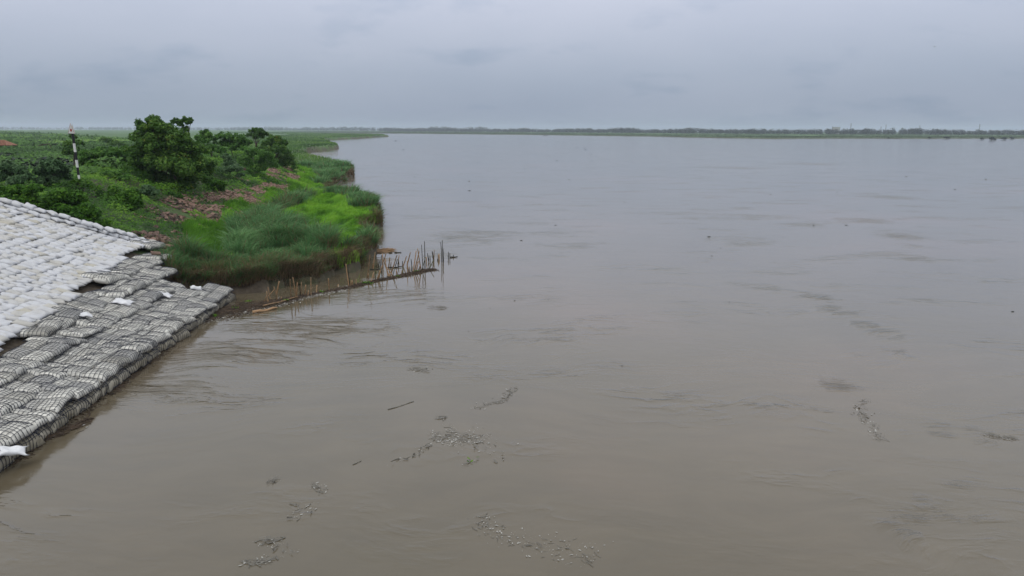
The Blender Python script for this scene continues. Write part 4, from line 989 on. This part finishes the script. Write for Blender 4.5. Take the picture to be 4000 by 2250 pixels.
def debris(name, label, path, width, ntw, nfl, tl, twmat='twig', flmat='foam', z0=.0, zr=.10, seed=0, cat='driftwood', ngr=0, fl=.10, along=.5):
    r = np.random.default_rng(seed + 700)
    W3 = np.array([P(*p)[:3] for p in path]); o0 = W3[0].copy()
    seg = np.linalg.norm(np.diff(W3, axis=0), axis=1); cs = np.concatenate([[0], np.cumsum(seg)]); L = cs[-1]
    def pick(n, wf=1.0):
        t = r.uniform(0, L, n); x = np.interp(t, cs, W3[:, 0]); y = np.interp(t, cs, W3[:, 1])
        i = np.clip(np.searchsorted(cs, t) - 1, 0, len(seg) - 1); d = np.diff(W3, axis=0)[i] / seg[i][:, None]
        wv = np.interp(t / L, np.linspace(0, 1, len(width)), width)
        o = r.normal(0, .42, n) * wv * wf
        return np.stack([x - d[:, 1] * o, y + d[:, 0] * o, np.zeros(n)], -1) - o0, d, np.abs(o) / np.maximum(wv, .01)
    if name == 'foam_trail': nfl = int(nfl * .6)
    if name == 'floating_raft': ntw = int(ntw * (.3 if twmat == 'twig' else .5)); nfl = int(nfl * .6); width = [v * .85 for v in width]
    thin = .5 if name == 'floating_raft' else 1.0
    e = empty(name, o0)
    g = Geo(); c, d, oo = pick(ntw)
    for q in range(ntw):
        l_ = tl * r.uniform(.3, 1.3); a = math.atan2(d[q, 1], d[q, 0]) + r.normal(0, along)
        v = np.array([math.cos(a), math.sin(a), r.normal(0, .12)]) * l_ * .5
        p0 = c[q] + (0, 0, z0 + r.uniform(0, zr) * max(0, 1 - oo[q]))
        g.add(*tube([p0 - v, p0 + r.normal(0, l_ * .06, 3) * (1, 1, .2), p0 + v], r.uniform(.006, .017) * thin, 3, False))
    ob('twigs', g.mesh('twigs', [M[twmat]]), e)['kind'] = 'stuff'
    if nfl:
        c, d, oo = pick(nfl, 1.35); N = unit(np.stack([r.normal(0, .18, nfl), r.normal(0, .18, nfl), np.ones(nfl)], -1))
        c[:, 2] += z0 + .025
        V, F, T = leaves(c, N, fl * (.35 + 1.5 * r.random(nfl) ** 4), r, .45, np.zeros(nfl)); ob('foam_flecks', mkmesh('foam_flecks', V, F, M[flmat]), e)['kind'] = 'stuff'
    if ngr:
        c, d, oo = pick(ngr); k = r.integers(0, max(1, ngr // 25), ngr); cc = c[k] + r.normal(0, .10, (ngr, 3)) * (1, 1, .35); cc[:, 2] = np.abs(cc[:, 2]) + z0 + .05
        V, F, T = leaves(cc, unit(r.normal(0, .5, (ngr, 3)) + [0, 0, 1]), .11 * r.uniform(.6, 1.4, ngr), r, .5, r.uniform(.3, 1, ngr)); ob('green_leaves', mkmesh('green_leaves', V, F, M['creeper_leaf'], T), e)['kind'] = 'stuff'
    tag(e, label, cat); return e
debris('debris_band', 'brown band of twigs and mud from the netted nose to the first stakes', [(745, 1250), (850, 1225), (960, 1200), (1060, 1185), (1150, 1165)], [.9, 1.9, 1.6, .9, .6], 1500, 260, .42, zr=.07, seed=1, ngr=160, z0=.02)
debris('debris_line', 'thin line of floating twigs below the middle stakes', [(1150, 1165), (1200, 1152), (1290, 1136), (1380, 1120)], [.5, .35, .4, .5], 520, 220, .36, zr=.06, seed=2, ngr=30)
debris('debris_line', 'thick floating twig line under the tall stakes', [(1380, 1120), (1460, 1100), (1560, 1080), (1640, 1062), (1695, 1052)], [.5, .4, .45, .7, .6], 900, 60, .45, zr=.09, seed=3, ngr=170)
debris('foam_line', 'pale foam streak along the river side of the debris band', [(720, 1275), (850, 1245), (980, 1218), (1080, 1198), (1170, 1170), (1260, 1150), (1340, 1134)], [.5, .6, .45, .35, .4, .3, .25], 70, 1900, .3, seed=4, cat='foam', fl=.09)
debris('reed_raft', 'flat raft of brown reed stalks off the tip of the bank', [(1475, 984), (1500, 980), (1528, 979)], [.9, .8, .3], 260, 0, .9, 'bamboo', seed=5, zr=.2, along=.15)
debris('shore_debris', 'dark tangle of twigs trailing from the lowest bundle', [(160, 1725), (230, 1690), (290, 1672), (345, 1640)], [.25, .45, .35, .15], 150, 60, .45, seed=6, ngr=0)
debris('floating_raft', 'large curved raft of pale flotsam in the middle of the near water', [(1700, 1722), (1745, 1705), (1795, 1700), (1835, 1708), (1868, 1732)], [.5, 1.1, 1.2, .9, .3], 260, 900, .22, 'flotsam', seed=7, fl=.06, zr=.05)
debris('foam_trail', 'scattered foam flecks trailing right of the large raft', [(1870, 1735), (1925, 1775), (1960, 1800)], [.6, .8, .8], 10, 45, .2, 'flotsam', seed=8, fl=.09, cat='foam')
debris('foam_trail', 'scattered foam flecks trailing left of the large raft', [(1690, 1735), (1600, 1790), (1510, 1818)], [.2, .2, .2], 14, 36, .25, 'flotsam', seed=9, fl=.08, cat='foam')
debris('floating_raft', 'long curved trail of twigs and foam at the near edge of the water', [(1880, 2015), (1900, 2065), (2000, 2110), (2120, 2135), (2240, 2150), (2330, 2185)], [.35, .4, .5, .5, .75, .7], 150, 430, .22, 'flotsam', seed=10, fl=.055, zr=.03)
debris('floating_raft', 'short dark raft of twigs with foam near a straight stick', [(950, 2196), (985, 2200), (1022, 2198), (1060, 2185)], [.15, .25, .2, .25], 90, 60, .22, 'flotsam', seed=11, fl=.07, zr=.05)
debris('foam_trail', 'foam flecks scattered around the straight stick', [(995, 2130), (1020, 2115), (1060, 2110), (1140, 2170)], [.3, .3, .5, .5], 20, 60, .2, 'flotsam', seed=12, fl=.07, cat='foam')
debris('floating_raft', 'small slanting raft of twigs above pale flecks', [(1218, 1888), (1240, 1908), (1270, 1925)], [.15, .25, .25], 60, 50, .24, 'flotsam', seed=13, fl=.07, zr=.05)
debris('foam_trail', 'line of pale flecks drifting below the slanting raft', [(1200, 1965), (1180, 2005), (1125, 2030)], [.5, .5, .25], 8, 50, .2, 'flotsam', seed=14, fl=.07, cat='foam')
debris('floating_raft', 'tiny dark knot of twigs afloat left of the slanting raft', [(1052, 1892), (1066, 1875), (1082, 1868)], [.2, .2, .15], 40, 14, .22, 'flotsam', seed=15, fl=.07)
debris('floating_raft', 'thin winding streak of flotsam above the large raft', [(1850, 1600), (1900, 1580), (1960, 1570), (2010, 1515)], [.25, .3, .35, .3], 130, 110, .26, 'flotsam', seed=16, fl=.08, zr=.04)
debris('floating_raft', 'small dark flotsam knot beyond the thin stick', [(1605, 1440), (1645, 1445), (1675, 1450)], [.25, .5, .4], 70, 40, .3, 'flotsam', seed=17, fl=.1)
debris('floating_raft', 'loose twig cluster afloat between stakes and open water', [(1680, 1200), (1715, 1204), (1745, 1203)], [.5, .9, .4], 70, 20, .45, 'flotsam', seed=18, fl=.1)
debris('floating_raft', 'winding streak of flotsam on the right of the near water', [(3380, 1560), (3360, 1610), (3400, 1660), (3440, 1720)], [.5, .5, .3, .4], 120, 90, .28, 'flotsam', seed=19, fl=.09)
debris('floating_raft', 'thin dark streak of flotsam at the right hand side', [(3830, 1690), (3900, 1708), (3970, 1716)], [.2, .3, .3], 70, 50, .28, 'flotsam', seed=20, fl=.08)
debris('floating_raft', 'little leafy scrap with foam below the large raft', [(1810, 1820), (1845, 1805), (1860, 1800)], [.15, .2, .1], 14, 16, .18, 'flotsam', seed=21, fl=.08, ngr=7)
debris('floating_raft', 'small dark knot just above the large raft', [(1710, 1635), (1730, 1630), (1738, 1645)], [.15, .2, .2], 30, 16, .25, 'flotsam', seed=22, fl=.08)
# wet silt and rubbish washed along the foot of the bundles
debris('mud_fringe', 'brown fringe of silt and straw where the bundles meet the water', [(20, 1828), (270, 1652), (450, 1525), (600, 1402), (740, 1290)], [.35, .45, .4, .4, .3], 900, 0, .22, 'twig', z0=-.01, zr=.05, seed=23, along=1.0)
# clumps of water weed floating far out
WEED = [(2770, 925, 5), (2036, 940, 4), (1833, 745, 4), (1833, 708, 3), (1576, 585, 3), (1546, 551, 4), (1806, 562, 2), (1892, 570, 2), (2001, 587, 2), (2255, 576, 2), (2282, 577, 2), (2288, 585, 3), (2310, 603, 2), (2375, 581, 2), (2475, 581, 2), (2313, 628, 2), (2175, 627, 3), (1865, 635, 2), (2223, 702, 3), (2170, 880, 3), (3540, 690, 3), (3730, 740, 3), (3850, 700, 3), (3270, 750, 2), (3305, 880, 4), (3178, 880, 3), (2815, 970, 2), (3955, 1218, 5), (1445, 1015, 4), (1915, 1205, 2), (2010, 1175, 3), (1830, 1295, 2), (2430, 1430, 3), (2850, 1180, 2), (2780, 1000, 3), (2440, 790, 2), (2050, 660, 2), (1620, 690, 2), (3010, 760, 2)]
r = np.random.default_rng(5)
for k, (a, b, w) in enumerate(WEED):
    c = P(a, b); rm = w * 1.1 * c[1] / FPX; n_ = 40
    e = empty('water_weed', c)
    cc = r.normal(0, .45, (n_, 3)) * (rm * 1.3, rm, rm * .35); cc[:, 2] = np.abs(cc[:, 2]) + .02
    V, F, T = leaves(cc, unit(r.normal(0, .5, (n_, 3)) + [0, 0, 1]), rm * .5 * r.uniform(.6, 1.3, n_), r, .6, r.uniform(0, .5, n_))
    ob('leaf_clump', mkmesh('leaf_clump', V, F, M['far_leaf'], T), e)
    V, F = tube([(-rm * .8, 0, .01), (0, .1 * rm, .05 * rm), (rm * .8, -.1 * rm, .01)], rm * .10, 4); ob('stem', mkmesh('stem', V, F, M['twig']), e)
    tag(e, 'small dark clump of weed adrift on the open river', 'water weed', 'weed clumps drifting on the river')

# rag caught in the reeds
v, f = pillow(.32, .18, .10, 77, 13, 11, .4, 1.2, .5); v = v[:, [2, 1, 0]] * (1, 1, 1.1)
o = ob('rag', mkmesh('rag', v, f, M['sack'], None, None, True), None, P(1330, 1024, .55) + np.array([.1, -.3, 0]), (0.1, .3, 1.1)); tag(o, 'pale rag caught on the cut bank below the reeds', 'rag')

# ================================================================== striped marker post
b = Pt(312, 716); Yp = b[1]
zb = CAM_H + ray(312, 719)[2] * Yp
e = empty('marker_post', b)
yb = [719, 683, 654, 625, 594, 560, 521]
def along(py): return PY(np.interp(py, [521, 719], [283.5, 312]), py, Yp) - b
names = ['white_band', 'black_band', 'white_band', 'black_band', 'white_band', 'black_band']
for k in range(6):
    a, c = along(yb[k]), along(yb[k + 1]); r_ = .098 if k else .088
    if k == 0: a = a + (a - c) * .25
    V, F = tube([a, a * .5 + c * .5, c], [r_ * (.85 if k == 0 else 1), r_, r_], 12); ob(names[k], mkmesh(names[k], V, F, M['white' if k % 2 == 0 else 'black']), e)
def tri_board(parent, name, A, B_, C_, th, mat):
    A, B_, C_ = map(lambda q: np.asarray(q, float), (A, B_, C_)); nn = np.cross(B_ - A, C_ - A); nn /= np.linalg.norm(nn)
    if nn[1] > 0: nn = -nn
    V = np.concatenate([np.stack([A, B_, C_]) + nn * th / 2, np.stack([A, B_, C_]) - nn * th / 2])
    F = np.array([[0, 1, 2], [3, 5, 4], [0, 3, 1], [1, 3, 4], [1, 4, 2], [2, 4, 5], [2, 5, 0], [0, 5, 3]])
    return ob(name, mkmesh(name, V, F, M[mat]), parent), nn
apex = PY(280, 482, Yp) - b; bl = PY(271.5, 521, Yp) - b; br = PY(297.5, 522, Yp + .12) - b
front = np.array([0, -.20, 0])
brd, nn = tri_board(e, 'sign_board', apex + front, bl + front, br + front, .03, 'white')
cen = (apex + bl + br) / 3 + front + nn * .0165
# red edge strips
for (p0, p1) in ((apex, bl), (apex, br)):
    q0, q1 = p0 + front + nn * .02, p1 + front + nn * .02
    V, F = tube([q0, q1], .007, 4); ob('red_edge', mkmesh('red_edge', V, F, M['red']), brd)
V, F = tube([bl + front + nn * .01 - (0, 0, .02), br + front + nn * .01 - (0, 0, .02)], .022, 4); ob('dark_edge', mkmesh('dark_edge', V, F, M['black']), brd)
k = 20; th = np.arange(k) * 2 * math.pi / k; ux = unit(br - bl); uz = np.cross(nn, ux); uz = uz if uz[2] > 0 else -uz
cd = cen + uz * .0
V = np.concatenate([cd + nn * .006 + ux * (.068 * np.cos(th))[:, None] + uz * (.115 * np.sin(th))[:, None], (cd + nn * .006)[None]])
F = np.stack([np.full(k, k), np.arange(k), (np.arange(k) + 1) % k], -1)
ob('red_dot', mkmesh('red_dot', V, F, M['red']), brd)
ap2 = PY(275, 480, Yp) - b
tri_board(e, 'back_board', ap2 + (0, .22, 0), bl + (-.0, .30, 0), br + (-.25, .34, 0), .03, 'white')
tag(e, 'leaning black and white striped post topped by white triangle with red dot', 'marker post')

# ================================================================== hut on the plain
hb = PY(8, 582, 235); hz = float(heights(np.array([hb[0]]), np.array([hb[1]]))[0]); hz = min(hz, hb[2] + .3)
e = empty('hut', (hb[0], hb[1], hz)); w, dpt, hh = 5.6, 4.4, 1.7
V = box(0, 0, hh / 2, w, dpt, hh); ob('wall', mkmesh('wall', V, BOXF, M['mudwall']), e)
rv = np.array([[-w / 2 - .5, -dpt / 2 - .6, hh - .1], [w / 2 + .5, -dpt / 2 - .6, hh - .1], [w / 2 + .5, dpt / 2 + .6, hh - .1], [-w / 2 - .5, dpt / 2 + .6, hh - .1], [-w / 2 + 1.6, 0, hh + 1.45], [w / 2 - 1.6, 0, hh + 1.45]])
rf = ob('roof', mkmesh('roof', rv, np.array([[0, 1, 5], [0, 5, 4], [1, 2, 5], [2, 3, 4], [2, 4, 5], [3, 0, 4], [0, 2, 1], [0, 3, 2]]), M['tile']), e)
for k in range(7):
    t0 = k / 7; p0 = rv[0] * (1 - t0) + rv[4] * t0; p1 = rv[1] * (1 - t0) + rv[5] * t0
    V, F = tube([p0 + (0, -.02, .05), (p0 + p1) / 2 + (0, -.02, .05 + .04 * (k % 2)), p1 + (0, -.02, .05)], .06, 5); ob('tile_course', mkmesh('tile_course', V, F, M['tile']), rf)
for xx in (-2.2, -.6, 1.0, 2.5):
    V, F = tube([(xx, -dpt / 2 - .3, -.2), (xx + .05, -dpt / 2 - .3, hh)], .09, 6); ob('post', mkmesh('post', V, F, M['bamboo']), e)
tag(e, 'low mud hut with reddish tiled roof on the flood plain', 'hut')
# fallen frame near the hut
A = PY(150, 569, 205); B_ = PY(193, 562, 205); C_ = PY(200, 578, 205)
e = empty('broken_branch', A); V, F = tube([np.zeros(3), (B_ - A) * .5 + (0, 0, .05), B_ - A], [.10, .16, .10], 6); ob('bough', mkmesh('bough', V, F, M['twig']), e)
V, F = tube([B_ - A, C_ - A, C_ - A + (0, 0, -.8)], [.09, .1, .1], 6); ob('stump', mkmesh('stump', V, F, M['twig']), e); tag(e, 'bare broken branch bent over beside the hut', 'branch')

# ================================================================== far masts, house, boat, bird
def mast(px, ytop, Yd, label, k, wide=1.4):
    base = PY(px, 515, Yd); base[2] = 2.5; top = PY(px, ytop, Yd); H = top[2] - 2.5
    e = empty('lattice_mast', base); 
    for sx_ in (-1, 1):
        for sy_ in (-1, 1):
            V, F = tube([(sx_ * wide, sy_ * wide, 0), (sx_ * wide * .25, sy_ * wide * .25, H)], .14, 4); ob('leg', mkmesh('leg', V, F, M['steel']), e)
    g = Geo(); nb = 9
    for q in range(nb):
        z0, z1 = H * q / nb, H * (q + 1) / nb; w0, w1 = wide * (1 - .75 * q / nb), wide * (1 - .75 * (q + 1) / nb)
        for sg in (-1, 1):
            g.add(*tube([(-w0, sg * w0, z0), (w1, sg * w1, z1)], .09, 3)); g.add(*tube([(sg * w0, -w0, z0), (sg * w1, w1, z1)], .09, 3))
    ob('bracing', g.mesh('bracing', [M['steel']]), e)
    if k % 2 == 0:
        for zz in (.82, .93):
            V, F = tube([(-wide * 1.8, 0, H * zz), (wide * 1.8, 0, H * zz)], .13, 4); ob('cross_arm', mkmesh('cross_arm', V, F, M['steel']), e)
    tag(e, label, 'mast')
for k, (a, yt, Yd, lab) in enumerate([(3322, 481, 2000, 'tallest thin lattice mast right of the pale house on the far bank'), (3459, 486, 2050, 'lattice mast next to a shorter thin one beyond the far trees'), (3440, 494, 2080, 'shorter thin mast beside a taller lattice mast'), (3591, 490, 2000, 'lone stubby mast above the far trees'), (3824, 485, 1950, 'lattice mast with cross arms at the right end of the tree line'), (3251, 494, 2050, 'very thin mast touching the pale far house'), (2045, 497, 2900, 'thin mast above the hazy trees beyond the small boat'), (2201, 497, 2800, 'thin mast above the hazy trees right of the small boat')]):
    mast(a, yt, Yd, lab, k, 1.3)
hb = PY(3265, 515, 2100); e = empty('far_house', (hb[0], hb[1], 2.5)); H = PY(3265, 497, 2100)[2] - 2.5
V = box(0, 0, H / 2, 17, 12, H); ob('wall', mkmesh('wall', V, BOXF, M['concrete']), e)
V = box(0, 0, H + .3, 18, 13, .6); ob('roof', mkmesh('roof', V, BOXF, M['concrete']), e)
for q in range(3):
    for w_ in range(4):
        V = box(-6 + w_ * 4, -6.03, H * .3 + q * 3.4, 1.6, .1, 1.8); ob('window', mkmesh('window', V, BOXF, M['glass']), e)
tag(e, 'pale blocky house among the far bank trees', 'house')
c = P(2131, 531); e = empty('boat', c)
u = np.linspace(-1, 1, 15); pts = []
for t in u:
    wv = .75 * (1 - abs(t) ** 2.6); sh = .45 + .5 * t * t
    pts.append([[t * 4.2, -wv, sh], [t * 4.2, -wv * .6, -.1 + .3 * t * t], [t * 4.2, wv * .6, -.1 + .3 * t * t], [t * 4.2, wv, sh]])
V = np.array(pts).reshape(-1, 3); i = np.arange(14)[:, None] * 4; Q = np.concatenate([i + [j, j + 1, j + 5, j + 4] for j in range(3)])
ob('hull', mkmesh('hull', V, q2t(Q), M['twig'], None, None, True), e)
for t in (-1.6, 0, 1.6): V = box(t, 0, .38, .25, 1.3, .05); ob('thwart', mkmesh('thwart', V, BOXF, M['bamboo']), e)
tag(e, 'small dark rowing boat below the far bank', 'boat')
bp = PY(3649, 183, 130); e = empty('bird', bp)
V, F = tube([(-.22, 0, 0), (-.1, 0, .02), (.08, 0, .02), (.2, 0, .03), (.27, 0, .02)], [.01, .055, .065, .035, .008], 8); ob('body', mkmesh('body', V, F, M['bird'], None, None, True), e)
for sg in (-1, 1):
    V = np.array([[.10, 0, .03], [-.08, 0, .03], [-.02, sg * .28, .14], [.08, sg * .28, .14], [-.10, sg * .55, .06], [.10, 0, .015], [-.08, 0, .015], [-.02, sg * .28, .125], [.08, sg * .28, .125]])
    ob('wing', mkmesh('wing', V, np.array([[0, 1, 2], [0, 2, 3], [3, 2, 4], [5, 7, 6], [5, 8, 7], [8, 4, 7]]), M['bird']), e)
e.rotation_euler = (0.2, 0, .9); tag(e, 'small dark bird flying high over the river', 'bird')

# ================================================================== haze
m, n, l = newmat('haze')
pv = n.new('ShaderNodeVolumePrincipled'); pv.inputs['Color'].default_value = (0.74, 0.82, 0.97, 1); pv.inputs['Density'].default_value = HAZE = 0.00014
pv.inputs['Anisotropy'].default_value = 0.0
oo = n.new('ShaderNodeOutputMaterial'); l.new(pv.outputs[0], oo.inputs['Volume'])
hz = ob('haze', mkmesh('haze', box(0, 0, 28, 19600, 19600, 68), BOXF, m)); tag(hz, 'thin grey blue haze veiling the far banks', 'haze', kind='stuff')
